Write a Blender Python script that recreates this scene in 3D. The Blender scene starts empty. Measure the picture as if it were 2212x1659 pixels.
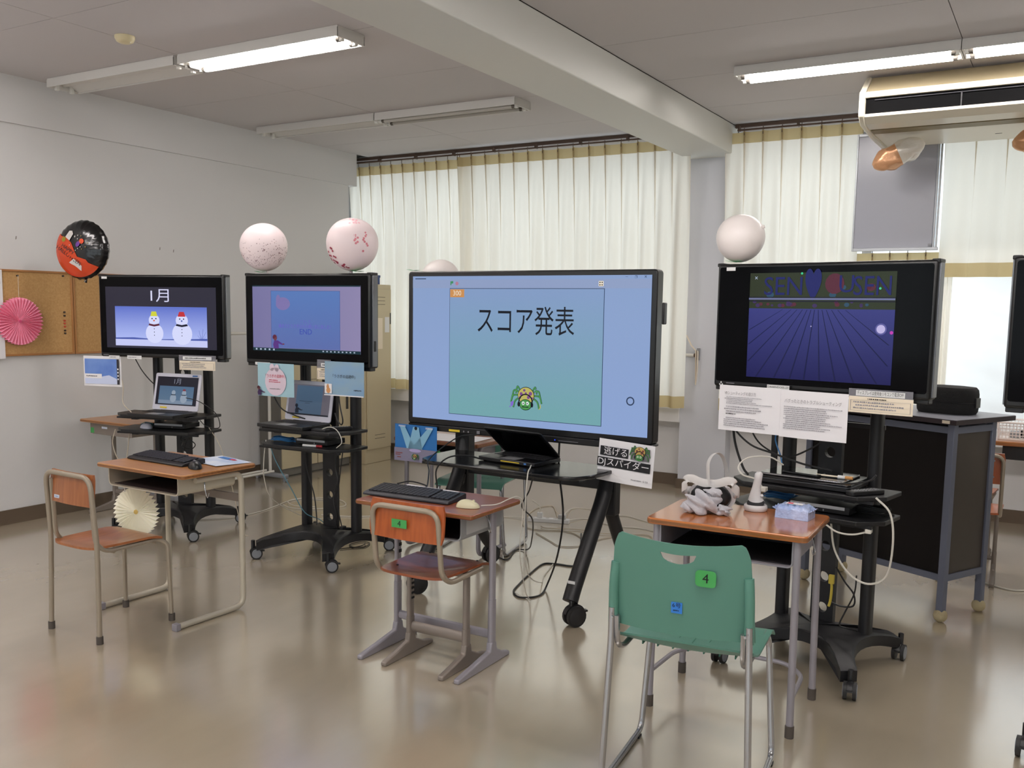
import bpy, math, random
from mathutils import Matrix, Vector
random.seed(7)
S = bpy.context.scene
COL = S.collection
R = math.radians
PI = math.pi

# ------------------------------------------------------------------ camera
cam_d = bpy.data.cameras.new('camera')
cam = bpy.data.objects.new('camera', cam_d)
COL.objects.link(cam)
CP, CR, CY = R(6.566), R(.859), R(30.613)     # pitch down, roll, heading left of the room axis


def cam_axes():
    base = Matrix(((1, 0, 0), (0, 0, -1), (0, 1, 0)))
    yaw = Matrix(((math.cos(CY), math.sin(CY), 0), (-math.sin(CY), math.cos(CY), 0), (0, 0, 1)))
    pit = Matrix(((1, 0, 0), (0, math.cos(CP), -math.sin(CP)), (0, math.sin(CP), math.cos(CP))))
    rol = Matrix(((math.cos(CR), -math.sin(CR), 0), (math.sin(CR), math.cos(CR), 0), (0, 0, 1)))
    return rol @ pit @ base @ yaw


_m = cam_axes()
_rot = Matrix((_m[0], -_m[1], -_m[2])).transposed()
cam.matrix_world = Matrix.Translation((0, 0, 1.52)) @ _rot.to_4x4()
cam_d.sensor_width = 36
cam_d.lens = 2006.5 / 2212 * 36
cam_d.shift_y = 70.5 / 2212
cam_d.clip_start = .05
S.camera = cam

# ------------------------------------------------------------------ light and exposure
W = bpy.data.worlds.new('overcast_sky')
S.world = W
W.use_nodes = True
_bg = W.node_tree.nodes['Background']
_bg.inputs[0].default_value = (1.0, .972, .95, 1)
_bg.inputs[1].default_value = 1.9
S.view_settings.view_transform = 'Standard'
S.view_settings.look = 'None'
S.view_settings.gamma = 1
S.view_settings.use_curve_mapping = False
S.view_settings.exposure = 0.0
S.cycles.diffuse_bounces = 6
S.cycles.sample_clamp_indirect = 6
TUBE = 62.0                                    # glow of a lit fluorescent tube


# ------------------------------------------------------------------ materials
def lin(h):
    h = h.lstrip('#')
    o = []
    for i in (0, 2, 4):
        c = int(h[i:i + 2], 16) / 255
        o.append(c / 12.92 if c <= .04045 else ((c + .055) / 1.055) ** 2.4)
    return (*o, 1)


MATS = {}


def M(name, hexc='#808080', rough=.5, metal=0., bump=None, var=None, spec=None, coat=0., emit=None, sheen=0., alpha=None):
    """bump=(scale,strength) fine relief, var=(scale,hex2[,stretch]) colour mottling"""
    if name in MATS:
        return MATS[name]
    m = bpy.data.materials.new(name)
    m.use_nodes = True
    nt = m.node_tree
    p = nt.nodes['Principled BSDF']
    p.inputs['Base Color'].default_value = lin(hexc)
    p.inputs['Roughness'].default_value = rough
    p.inputs['Metallic'].default_value = metal
    if spec is not None:
        p.inputs['Specular IOR Level'].default_value = spec
    if coat:
        p.inputs['Coat Weight'].default_value = coat
        p.inputs['Coat Roughness'].default_value = .12
    if sheen:
        p.inputs['Sheen Weight'].default_value = sheen
    if alpha is not None:
        p.inputs['Alpha'].default_value = alpha
    if emit:
        p.inputs['Emission Color'].default_value = lin(hexc)
        p.inputs['Emission Strength'].default_value = emit
    if var or bump:
        tc = nt.nodes.new('ShaderNodeTexCoord')
        mp = nt.nodes.new('ShaderNodeMapping')
        nt.links.new(tc.outputs['Object'], mp.inputs[0])
        if var:
            if len(var) > 2:
                mp.inputs['Scale'].default_value = var[2]
            n = nt.nodes.new('ShaderNodeTexNoise')
            n.inputs['Scale'].default_value = var[0]
            n.inputs['Detail'].default_value = 5
            nt.links.new(mp.outputs[0], n.inputs['Vector'])
            rp = nt.nodes.new('ShaderNodeValToRGB')
            rp.color_ramp.elements[0].position = .35
            rp.color_ramp.elements[1].position = .65
            rp.color_ramp.elements[0].color = lin(hexc)
            rp.color_ramp.elements[1].color = lin(var[1])
            nt.links.new(n.outputs['Fac'], rp.inputs[0])
            nt.links.new(rp.outputs[0], p.inputs['Base Color'])
        if bump:
            n = nt.nodes.new('ShaderNodeTexNoise')
            n.inputs['Scale'].default_value = bump[0]
            n.inputs['Detail'].default_value = 4
            nt.links.new(mp.outputs[0] if not var or len(var) < 3 else tc.outputs['Object'], n.inputs['Vector'])
            b = nt.nodes.new('ShaderNodeBump')
            b.inputs['Strength'].default_value = bump[1]
            b.inputs['Distance'].default_value = .01
            nt.links.new(n.outputs['Fac'], b.inputs['Height'])
            nt.links.new(b.outputs[0], p.inputs['Normal'])
    MATS[name] = m
    return m


def screen_mat(name, hexc, strength=1., hex2=None, axis=2, lo=0., hi=1., rough=.2):
    """a lit display: hexc at lo, hex2 at hi along the object's axis"""
    if name in MATS:
        return MATS[name]
    m = M(name, '#050507', rough, spec=.2)
    nt = m.node_tree
    p = nt.nodes['Principled BSDF']
    p.inputs['Emission Color'].default_value = lin(hexc)
    p.inputs['Emission Strength'].default_value = strength
    if hex2:
        tc = nt.nodes.new('ShaderNodeTexCoord')
        sp = nt.nodes.new('ShaderNodeSeparateXYZ')
        nt.links.new(tc.outputs['Object'], sp.inputs[0])
        mr = nt.nodes.new('ShaderNodeMapRange')
        mr.inputs[1].default_value = lo
        mr.inputs[2].default_value = hi
        nt.links.new(sp.outputs[axis], mr.inputs[0])
        rp = nt.nodes.new('ShaderNodeValToRGB')
        rp.color_ramp.elements[0].color = lin(hexc)
        rp.color_ramp.elements[1].color = lin(hex2)
        nt.links.new(mr.outputs[0], rp.inputs[0])
        nt.links.new(rp.outputs[0], p.inputs['Emission Color'])
    return m


def cloth_mat(name, hexc, trans=.55, bump=None):
    m = bpy.data.materials.new(name)
    m.use_nodes = True
    nt = m.node_tree
    nt.nodes.remove(nt.nodes['Principled BSDF'])
    d = nt.nodes.new('ShaderNodeBsdfDiffuse')
    t = nt.nodes.new('ShaderNodeBsdfTranslucent')
    x = nt.nodes.new('ShaderNodeMixShader')
    d.inputs[0].default_value = lin(hexc)
    t.inputs[0].default_value = lin(hexc)
    x.inputs[0].default_value = trans
    nt.links.new(d.outputs[0], x.inputs[1])
    nt.links.new(t.outputs[0], x.inputs[2])
    nt.links.new(x.outputs[0], nt.nodes['Material Output'].inputs[0])
    MATS[name] = m
    return m


def pane_mat(name='window_glass', hexc='#f4fbff', gloss=.06):
    m = bpy.data.materials.new(name)
    m.use_nodes = True
    nt = m.node_tree
    nt.nodes.remove(nt.nodes['Principled BSDF'])
    d = nt.nodes.new('ShaderNodeBsdfTransparent')
    g = nt.nodes.new('ShaderNodeBsdfGlossy')
    d.inputs[0].default_value = lin(hexc)
    g.inputs['Roughness'].default_value = .03
    x = nt.nodes.new('ShaderNodeMixShader')
    x.inputs[0].default_value = gloss
    nt.links.new(d.outputs[0], x.inputs[1])
    nt.links.new(g.outputs[0], x.inputs[2])
    nt.links.new(x.outputs[0], nt.nodes['Material Output'].inputs[0])
    MATS[name] = m
    return m


# ------------------------------------------------------------------ mesh helpers
def catmull(pts, sub=6, closed=False):
    P = [Vector(p) for p in pts]
    n = len(P)
    if n < 3 or sub < 2:
        return P
    out = []
    for i in range(n if closed else n - 1):
        if closed:
            a, b, c, d = P[i - 1], P[i], P[(i + 1) % n], P[(i + 2) % n]
        else:
            b, c = P[i], P[i + 1]
            a = P[i - 1] if i else b * 2 - c
            d = P[i + 2] if i + 2 < n else c * 2 - b
        for k in range(sub):
            t = k / sub
            out.append(.5 * ((2 * b) + (c - a) * t + (2 * a - 5 * b + 4 * c - d) * t * t + (3 * b - a - 3 * c + d) * t ** 3))
    if not closed:
        out.append(P[-1])
    return out


def fillet(pts, r, n=4):
    """polyline with rounded corners"""
    P = [Vector(p) for p in pts]
    out = [P[0]]
    for i in range(1, len(P) - 1):
        a, b, c = P[i - 1], P[i], P[i + 1]
        u, w = (a - b), (c - b)
        rr = min(r, u.length * .49, w.length * .49)
        p0, p1 = b + u.normalized() * rr, b + w.normalized() * rr
        for k in range(n + 1):
            t = k / n
            out.append(p0 * (1 - t) ** 2 + b * 2 * t * (1 - t) + p1 * t * t)
    out.append(P[-1])
    return out


def rrect(w, h, r, n=4, cx=0., cy=0.):
    """rounded rectangle outline, ccw"""
    o = []
    for sx, sy, a0 in ((1, -1, -90), (1, 1, 0), (-1, 1, 90), (-1, -1, 180)):
        for k in range(n + 1):
            a = R(a0 + 90 * k / n)
            o.append((cx + sx * (w / 2 - r) + r * math.cos(a), cy + sy * (h / 2 - r) + r * math.sin(a)))
    return o


def arc(cx, cy, r, a0, a1, n=12, ry=None):
    ry = r if ry is None else ry
    return [(cx + r * math.cos(R(a0 + (a1 - a0) * k / n)), cy + ry * math.sin(R(a0 + (a1 - a0) * k / n))) for k in range(n + 1)]


class MB:
    def __init__(s):
        s.v, s.f = [], []

    def _add(s, vs, fs):
        o = len(s.v)
        s.v += [tuple(v) for v in vs]
        s.f += [tuple(i + o for i in f) for f in fs]
        return s

    def box(s, x0, x1, y0, y1, z0, z1, rot=None):
        v = [(x, y, z) for z in (z0, z1) for y in (y0, y1) for x in (x0, x1)]
        if rot is not None:
            c = Vector(((x0 + x1) / 2, (y0 + y1) / 2, (z0 + z1) / 2))
            v = [rot @ (Vector(p) - c) + c for p in v]
        return s._add(v, [(0, 2, 3, 1), (4, 5, 7, 6), (0, 1, 5, 4), (2, 6, 7, 3), (0, 4, 6, 2), (1, 3, 7, 5)])

    def cyl(s, p0, p1, r0, r1=None, n=12, cap=True):
        r1 = r0 if r1 is None else r1
        p0, p1 = Vector(p0), Vector(p1)
        d = (p1 - p0).normalized()
        a = d.orthogonal().normalized()
        b = d.cross(a)
        v = []
        for p, r in ((p0, r0), (p1, r1)):
            for k in range(n):
                t = 2 * PI * k / n
                v.append(p + a * r * math.cos(t) + b * r * math.sin(t))
        f = [(k, (k + 1) % n, n + (k + 1) % n, n + k) for k in range(n)]
        if cap:
            f += [tuple(range(n - 1, -1, -1)), tuple(range(n, 2 * n))]
        return s._add(v, f)

    def tube(s, pts, r, n=8, closed=False, ry=None, up=None):
        """sweep an ellipse r x ry along pts; up fixes the direction of ry"""
        P = [Vector(p) for p in pts]
        N = len(P)
        ry = r if ry is None else ry
        T = []
        for i in range(N):
            if closed:
                t = P[(i + 1) % N] - P[i - 1]
            else:
                t = P[min(i + 1, N - 1)] - P[max(i - 1, 0)]
            T.append(t.normalized() if t.length > 1e-9 else Vector((0, 0, 1)))
        a = T[0].orthogonal().normalized()
        v = []
        for i in range(N):
            if up is not None:
                a = Vector(up).cross(T[i])
                a = a.normalized() if a.length > 1e-6 else T[i].orthogonal().normalized()
            else:
                a = (a - T[i] * a.dot(T[i]))
                a = a.normalized() if a.length > 1e-6 else T[i].orthogonal().normalized()
            b = T[i].cross(a)
            for k in range(n):
                t = 2 * PI * k / n
                v.append(P[i] + a * r * math.cos(t) + b * ry * math.sin(t))
        f = []
        for i in range(N if closed else N - 1):
            j = (i + 1) % N
            for k in range(n):
                f.append((i * n + k, i * n + (k + 1) % n, j * n + (k + 1) % n, j * n + k))
        if not closed:
            f += [tuple(range(n - 1, -1, -1)), tuple((N - 1) * n + k for k in range(n))]
        return s._add(v, f)

    def prism(s, poly, a, b, axis='z'):
        """extrude a ccw 2d outline; axis z: (x,y), axis y: (x,z), axis x: (y,z)"""
        n = len(poly)
        mk = {'z': lambda p, t: (p[0], p[1], t), 'y': lambda p, t: (p[0], t, p[1]), 'x': lambda p, t: (t, p[0], p[1])}[axis]
        v = [mk(p, a) for p in poly] + [mk(p, b) for p in poly]
        f = [tuple(range(n - 1, -1, -1)), tuple(range(n, 2 * n))] + [(k, (k + 1) % n, n + (k + 1) % n, n + k) for k in range(n)]
        return s._add(v, f)

    def lathe(s, prof, n=20, c=(0, 0, 0), rot=None):
        v, f = [], []
        m = len(prof)
        for r, z in prof:
            for k in range(n):
                t = 2 * PI * k / n
                p = Vector((r * math.cos(t), r * math.sin(t), z))
                if rot is not None:
                    p = rot @ p
                v.append(p + Vector(c))
        for i in range(m - 1):
            for k in range(n):
                f.append((i * n + k, i * n + (k + 1) % n, (i + 1) * n + (k + 1) % n, (i + 1) * n + k))
        f += [tuple(range(n - 1, -1, -1)), tuple((m - 1) * n + k for k in range(n))]
        return s._add(v, f)

    def grid(s, fn, nu, nv):
        v = [fn(i / nu, j / nv) for j in range(nv + 1) for i in range(nu + 1)]
        f = [(j * (nu + 1) + i, j * (nu + 1) + i + 1, (j + 1) * (nu + 1) + i + 1, (j + 1) * (nu + 1) + i) for j in range(nv) for i in range(nu)]
        return s._add(v, f)

    def slab(s, fn, th, nu, nv):
        """closed thick sheet: fn(u,v)->(point, normal), ccw outline"""
        top, bot = [], []
        for j in range(nv + 1):
            for i in range(nu + 1):
                p, nrm = fn(i / nu, j / nv)
                p, nrm = Vector(p), Vector(nrm).normalized()
                top.append(p + nrm * th / 2)
                bot.append(p - nrm * th / 2)
        q = len(top)
        W_ = nu + 1
        f = []
        for j in range(nv):
            for i in range(nu):
                a, b, c, d = j * W_ + i, j * W_ + i + 1, (j + 1) * W_ + i + 1, (j + 1) * W_ + i
                f += [(a, b, c, d), (q + d, q + c, q + b, q + a)]
        rim = [i for i in range(W_)] + [j * W_ + nu for j in range(1, nv + 1)] + [nv * W_ + i for i in range(nu - 1, -1, -1)] + [j * W_ for j in range(nv - 1, 0, -1)]
        for k in range(len(rim)):
            a, b = rim[k], rim[(k + 1) % len(rim)]
            f.append((b, a, q + a, q + b))
        return s._add(top + bot, f)

    def ball(s, c, rx, ry=None, rz=None, n=20, m=12, rot=None):
        ry = rx if ry is None else ry
        rz = rx if rz is None else rz
        v, f = [], []
        for i in range(1, m):
            p = PI * i / m
            for k in range(n):
                t = 2 * PI * k / n
                q = Vector((rx * math.sin(p) * math.cos(t), ry * math.sin(p) * math.sin(t), rz * math.cos(p)))
                v.append((rot @ q if rot is not None else q) + Vector(c))
        for q in ((0, 0, rz), (0, 0, -rz)):
            q = Vector(q)
            v.append((rot @ q if rot is not None else q) + Vector(c))
        for i in range(m - 2):
            for k in range(n):
                f.append((i * n + k, (i + 1) * n + k, (i + 1) * n + (k + 1) % n, i * n + (k + 1) % n))
        t0, b0 = len(v) - 2, len(v) - 1
        for k in range(n):
            f.append((t0, k, (k + 1) % n))
            f.append((b0, (m - 2) * n + (k + 1) % n, (m - 2) * n + k))
        return s._add(v, f)

    def build(s, name, mat, parent=None, smooth=False, bevel=0., seg=2, loc=None, rot=None, ang=40):
        me = bpy.data.meshes.new(name)
        me.from_pydata(s.v, [], s.f)
        me.update()
        if mat is not None:
            me.materials.append(mat if not isinstance(mat, str) else MATS[mat])
        if smooth or bevel:
            for p in me.polygons:
                p.use_smooth = True
            me.set_sharp_from_angle(angle=R(ang))
        o = bpy.data.objects.new(name, me)
        COL.objects.link(o)
        if parent is not None:
            o.parent = parent
        if loc is not None:
            o.location = loc
        if rot is not None:
            o.rotation_euler = rot
        if bevel:
            b = o.modifiers.new('bevel', 'BEVEL')
            b.width = bevel
            b.segments = seg
            b.limit_method = 'ANGLE'
            b.angle_limit = R(40)
        return o


def tag(o, label, cat=None, group=None, kind=None):
    if label:
        o['label'] = label
    if cat:
        o['category'] = cat
    if group:
        o['group'] = group
    if kind:
        o['kind'] = kind
    return o


def thing(name, label, cat, loc=(0, 0, 0), rz=0., group=None):
    o = bpy.data.objects.new(name, None)
    o.empty_display_size = .1
    COL.objects.link(o)
    o.location = loc
    o.rotation_euler = (0, 0, rz)
    return tag(o, label, cat, group)


def struct(o):
    o['kind'] = 'structure'
    return o


def copy_tree(o, parent=None):
    c = o.copy()
    COL.objects.link(c)
    c.parent = parent
    for ch in o.children:
        if ch is not c:
            copy_tree(ch, c)
    return c


TEXTS = []


def text(body, size, mat, parent, loc, rot=(PI / 2, 0, 0), name='lettering', width=None, align='CENTER', label=None):
    """flat lettering: text facing local -y by default; turned into a mesh at the end"""
    cu = bpy.data.curves.new(name, 'FONT')
    cu.body = body
    cu.size = size
    cu.align_x = align
    cu.align_y = 'CENTER'
    cu.resolution_u = 3
    TEXTS.append((cu, name, mat, parent, loc, rot, width, label))


def finish_texts():
    tmp = []
    for cu, *_ in TEXTS:
        o = bpy.data.objects.new('tmp', cu)
        COL.objects.link(o)
        tmp.append(o)
    bpy.context.view_layer.update()
    dg = bpy.context.evaluated_depsgraph_get()
    for o, (cu, name, mat, parent, loc, rot, width, label) in zip(tmp, TEXTS):
        me = bpy.data.meshes.new_from_object(o.evaluated_get(dg))
        me.name = name
        me.materials.clear()
        me.materials.append(mat if not isinstance(mat, str) else MATS[mat])
        n = bpy.data.objects.new(name, me)
        COL.objects.link(n)
        n.parent = parent
        n.location = loc
        n.rotation_euler = rot
        if width and len(me.vertices):
            xs = [v.co.x for v in me.vertices]
            w = max(xs) - min(xs)
            if w > 0:
                n.scale.x = width / w
        if label:
            n['label'] = label
    for o in tmp:
        bpy.data.objects.remove(o)
    for cu, *_ in TEXTS:
        bpy.data.curves.remove(cu)


# ================================================================== materials of the room
M('wall_paint', '#d9d8d8', .75, bump=(160, .06))
M('ceiling_board', '#c8c4c5', .8, bump=(220, .08))
M('ceiling_void', '#3a3733', .9)
M('beam_paint', '#d4d4ce', .45, bump=(9, .10))
M('pillar_paint', '#c9cbd2', .55, bump=(120, .05))
M('baseboard_vinyl', '#5d4f40', .5)
M('aluminium_frame', '#b9bcc0', .4, .6)
M('white_enamel', '#e4e3de', .35)
M('grey_steel', '#8f9093', .45, .3)
M('brown_rail', '#5a463a', .5)
M('black_plastic', '#0f0f12', .42)
M('black_matte', '#101012', .7)
M('dark_metal', '#17171a', .45, .2, bump=(300, .05))
pane_mat()
cloth_mat('curtain_cloth', '#f4efe4', .60)
cloth_mat('curtain_band', '#cbb98e', .42)
cloth_mat('white_sheet', '#fdfcfa', .85)
fm = M('floor_vinyl', '#b8ab95', .17, bump=(7, .006), var=(2.2, '#ac9f89', (1, .35, 1)), spec=1.0, coat=1.0)
fm.node_tree.nodes['Principled BSDF'].inputs['Coat Roughness'].default_value = .19
fm.node_tree.nodes['Principled BSDF'].inputs['Coat IOR'].default_value = 2.8      # waxed and polished
_nt = fm.node_tree                             # wear: fine scuffs change the polish, not the colour
_tc = _nt.nodes.new('ShaderNodeTexCoord')
_n = _nt.nodes.new('ShaderNodeTexNoise')
_n.inputs['Scale'].default_value = 6
_n.inputs['Detail'].default_value = 8
_mr = _nt.nodes.new('ShaderNodeMapRange')
_mr.inputs[3].default_value = .10
_mr.inputs[4].default_value = .2
_nt.links.new(_tc.outputs['Object'], _n.inputs['Vector'])
_nt.links.new(_n.outputs['Fac'], _mr.inputs[0])
_nt.links.new(_mr.outputs[0], _nt.nodes['Principled BSDF'].inputs['Roughness'])

XL, XU, XR = -6.17, -6.63, 4.0                 # left wall face, face above its ledge, right wall
YB, YW, CZ = -2.5, 7.73, 3.02                  # wall behind, window wall, ceiling height
PX0, PX1 = -2.81, -2.40                        # pillar and beam

struct(MB().box(XU - .2, XR + .1, YB - .1, 8.0, -.1, 0).build('floor', fm))
struct(MB().box(XU - .12, XU, YB, 7.95, 0, CZ).box(XU, XL, YB, 7.2, 0, 2.71).box(XU, XL + .022, YB, 7.3, 2.71, CZ).build('wall_left', 'wall_paint'))
struct(MB().box(XR, XR + .12, YB, 7.95, 0, CZ).build('wall_right', 'wall_paint'))
wf = MB().box(XU - .12, XR + .12, YB - .12, YB, 0, .95).box(XU - .12, XR + .12, YB - .12, YB, 2.75, CZ)
wf.box(XU - .12, -6.0, YB - .12, YB, .95, 2.75).box(3.5, XR + .12, YB - .12, YB, .95, 2.75).box(-1.45, -1.05, YB - .12, YB, .95, 2.75)  # openings for the added fill windows
struct(wf.build('wall_front', 'wall_paint'))
wb = MB().box(XU, XR, YW, YW + .12, 0, .70).box(XU, XR, YW, YW + .12, 2.93, CZ)
wb.box(3.7, XR, YW - .1, YW + .12, .7, 2.93)
struct(wb.build('wall_back', 'wall_paint'))
struct(MB().box(PX0, PX1, 7.59, 7.9, 0, CZ).build('wall_pillar', 'pillar_paint'))
bm = MB().box(PX0, PX1, YB, 7.62, 2.79, CZ - .002)
struct(bm.build('trim_1', 'beam_paint', bevel=.006))
struct(MB().box(XU, PX0, 7.57, YW + .02, .575, .70).build('trim_2', 'wall_paint', bevel=.006))
struct(MB().box(PX1, 3.9, 7.57, YW + .02, .575, .70).build('trim_3', 'wall_paint', bevel=.006))
struct(MB().box(XL, XL + .012, YB, 7.2, 0, .10).build('baseboard_left', 'baseboard_vinyl'))
struct(MB().box(XL, PX0, YW - .012, YW, 0, .10).box(PX1, XR, YW - .012, YW, 0, .10)
       .box(PX0 - .012, PX1 + .012, 7.578, 7.7, 0, .085).build('baseboard_back', 'baseboard_vinyl'))

# ceiling: plaster boards with open joints under a dark void
ceil = struct(MB().box(XU - .12, XR + .12, YB - .12, 7.95, CZ + .012, CZ + .1).build('ceiling', 'ceiling_void'))
rows = [YB] + [3.163 - .91 * k for k in range(6, -1, -1)] + [4.077, 4.985, 5.89, 6.80, YW]
colsx = [(XL + .022, -4.732), (-4.732, PX0), (PX1, -.595), (-.595, 1.225), (1.225, 3.045), (3.045, XR)]
rows = sorted(r for r in rows if r >= YB)
for a, b in zip(rows[:-1], rows[1:]):
    for x0, x1 in colsx:
        g = .0022
        MB().box(x0 + (g if x0 > -6 and x0 != PX1 else 0), x1 - (g if x1 not in (PX0, XR) else 0), a + g, b - g, CZ, CZ + .011).build('ceiling_panel', 'ceiling_board', ceil)


# windows: aluminium frames with panes, out of sight behind the curtains but shading them
def window(name, x0, x1, z0, z1, zs, n, y=YW + .05):
    fr = MB()
    w = .035
    fr.box(x0, x1, y - .03, y + .03, z0, z0 + .05).box(x0, x1, y - .03, y + .03, z1 - .05, z1)
    for k in range(n + 1):
        x = x0 + (x1 - x0) * k / n
        fr.box(max(x0, x - w), min(x1, x + w), y - .03, y + .03, z0 + .05, z1 - .05)
    for z in zs:
        for k in range(n):
            xa, xb = x0 + (x1 - x0) * k / n + w, x0 + (x1 - x0) * (k + 1) / n - w
            fr.box(xa, xb, y - .025, y + .025, z - .03, z + .03)
    o = struct(fr.build(name, 'aluminium_frame'))
    zz = [z0 + .05] + list(zs) + [z1 - .05]
    for k in range(n):
        for za, zb in zip(zz[:-1], zz[1:]):
            xa, xb = x0 + (x1 - x0) * k / n + w, x0 + (x1 - x0) * (k + 1) / n - w
            MB().box(xa, xb, y - .003, y + .003, za + .03 if za in zs else za, zb - .03 if zb in zs else zb).build('pane', 'window_glass', o)
    return o


window('window_1', XU, PX0, .70, 2.93, (1.12, 1.88), 4)
window('window_2', PX1, 3.7, .70, 2.93, (1.12, 1.88), 6)


window('window_fill_1', -6.0, -1.45, .95, 2.75, (2.15,), 4, YB - .06)      # assumed corridor windows behind the camera, unseen, added to let fill light in
window('window_fill_2', -1.05, 3.5, .95, 2.75, (2.15,), 4, YB - .06)  # second unseen window added for fill light


# ------------------------------------------------------------------ curtains
def curtain(label, x0, x1, y, z0, z1, pleats, amp=.042, seed=1, band=.085, hem=.10, group='curtains on the window wall', lean=0., name='curtain', topband=True, gather=0.):
    rnd = random.Random(seed)
    ph = [rnd.uniform(-.5, .5) for _ in range(pleats + 2)]
    wv = [rnd.uniform(.5, 1.3) for _ in range(pleats + 2)]
    t = thing(name, label, 'curtain', ((x0 + x1) / 2, y, z0), 0, group)
    cx = (x0 + x1) / 2

    def pt(u, zf):
        # zf: 0 bottom .. 1 top
        s = u * pleats
        k = min(int(s), pleats - 1)
        fr = s - k
        dd = fr if fr < .5 else fr - 1
        pinch = math.exp(-(dd / .11) ** 2)              # narrow tuck at each hook
        tw = dd / .15
        fold = -math.sin(PI * tw) * (1 - tw * tw) if abs(tw) < 1 else 0.      # cloth doubled over itself in the tuck
        top = -amp * 1.15 * pinch
        soft = amp * .9 * math.cos(2 * PI * (s + .10 * ph[k] * (1 - fr) + .10 * ph[k + 1] * fr)) * (wv[k] * (1 - fr) + wv[k + 1] * fr)
        soft += amp * .35 * math.sin(2 * PI * (s * .37 + ph[k % 3])) * (1 - zf)
        w = max(0., min(1., (zf - .55) / .45)) ** 1.5
        x = x0 + (x1 - x0) * u - cx + fold * (.016 * zf ** 2 + .004) * ((x1 - x0) / pleats / .15) + lean * (1 - zf) * (u - .5) - gather * (1 - zf) * (x0 + (x1 - x0) * u - cx)
        return (x, top * w + soft * (1 - w) * .8, (z1 - z0) * zf)

    def sheet(za, zb, nz, off):
        H_ = z1 - z0
        b = MB()
        b.grid(lambda u, v: (lambda p: (p[0], p[1] - off, p[2]))(pt(u, (za + (zb - za) * v) / H_)), pleats * 26, nz)
        return b
    H_ = z1 - z0
    sheet(hem, H_ - (band if topband else 0), 22, 0).build('panel', 'curtain_cloth', t, smooth=True, ang=80)
    if topband:
        sheet(H_ - band, H_, 3, 0).build('heading_band', 'curtain_band', t, smooth=True, ang=80)
    sheet(0, hem, 3, 0).build('hem_band', 'curtain_band', t, smooth=True, ang=80)
    if topband:
        hm = None
        for k in range(pleats + 1):
            p = pt(min(1, k / pleats), 1)
            if hm is None:
                hm = MB().cyl((0, .004, -.03), (0, .004, .035), .003, n=5).build('hook', 'brown_rail', t)
                hk = hm
            else:
                hk = bpy.data.objects.new('hook', hm.data)
                COL.objects.link(hk)
                hk.parent = t
            hk.location = (p[0], p[1], H_)
    return t


curtain('long cream pleated curtain hanging in the corner beside the beige locker', -6.40, -4.90, 7.51, .705, 2.93, 11, seed=3)
curtain('long cream pleated curtain hanging next to the grey pillar behind the big touch display', -5.0, -2.73, 7.42, .715, 2.93, 15, seed=8)
curtain('long cream pleated curtain between the grey pillar and the flat grey panel', -2.44, -1.40, 7.45, .715, 2.945, 7, seed=5)
curtain('short cream curtain below the flat grey panel', -1.42, -.80, 7.52, .715, 1.985, 5, seed=12, amp=.025)
curtain('cropped cream curtain with its hem at half window height beside the grey panel', -.83, .55, 7.43, 1.80, 2.945, 7, seed=21, amp=.03)
curtain('long cream curtain at the far end of the window wall past the air conditioner', .57, 3.6, 7.45, .715, 2.945, 17, seed=23)
curtain('narrow cream curtain strip gathered under the cropped curtain', -.83, -.735, 7.50, .72, 1.90, 3, seed=31, amp=.012, topband=False)
ws = thing('draped_sheet', 'white cloth sheet sagging in a swag under the cropped curtain', 'cloth', (-.08, 7.575, .72))


def swag(u, v):
    x = -.72 + 1.44 * u
    sag = math.sin(PI * u)
    z = 1.22 * v - .0 + (-.16 * sag * (1 - v) * 0)
    y = .0
    for c, d in ((.75, .05), (.52, .06), (.30, .05), (.12, .04)):
        cc = c - .20 * (1 - (2 * u - 1) ** 2) + .12
        y -= d * math.exp(-((v - cc) / .06) ** 2) * (.35 + .65 * sag)
    return (x, y + .01 * math.sin(9 * u), z)


MB().grid(swag, 40, 50).build('sheet', 'white_sheet', ws, smooth=True, ang=90)


# curtain rails, brown, fixed under the ceiling
def rail(label, x0, x1):
    r = thing('curtain_rail', label, 'curtain rail', ((x0 + x1) / 2, 7.47, CZ), 0, 'curtain rails')
    h = (x1 - x0) / 2
    MB().box(-h, h, .01, .05, -.03, -.001).build('cover', 'brown_rail', r)
    MB().cyl((-h + .03, -.02, -.055), (h - .03, -.02, -.055), .008, n=8).build('rod', 'brown_rail', r, smooth=True)
    n = int((x1 - x0) / .45)
    for k in range(n + 1):
        x = -h + .04 + (2 * h - .08) * k / n
        MB().box(x - .006, x + .006, -.026, .02, -.06, -.02).build('bracket', 'brown_rail', r)


rail('brown curtain rail under the ceiling between the left wall and the pillar', -6.48, -2.83)
rail('brown curtain rail under the ceiling beyond the pillar behind the air conditioner', -2.39, 3.7)

# flat grey panel standing in for a curtain in the second window
gp = thing('window_panel', 'flat glossy grey panel in an aluminium frame hung in the window', 'panel', (-1.12, 7.36, 1.99))
M('grey_panel', '#adafba', .25, spec=.5)
MB().box(-.29, .25, -.012, .012, .02, .83).build('sheet', 'grey_panel', gp, bevel=.003)
fr = MB().box(-.29, .29, -.016, .016, 0, .022).box(-.29, .29, -.016, .016, .83, .85)
for x in (.252, .27):
    fr.box(x, x + .012, -.018, .018, .02, .84)
fr.box(-.30, -.288, -.018, .018, 0, .85)
fr.build('frame', 'aluminium_frame', gp, bevel=.002)
MB().box(.225, .25, -.03, -.012, .03, .045).build('catch', 'grey_steel', gp)
MB().box(-.25, -.23, .012, .13, .8, .84).box(.24, .26, .012, .13, .8, .84).build('bracket', 'grey_steel', gp)


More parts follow.
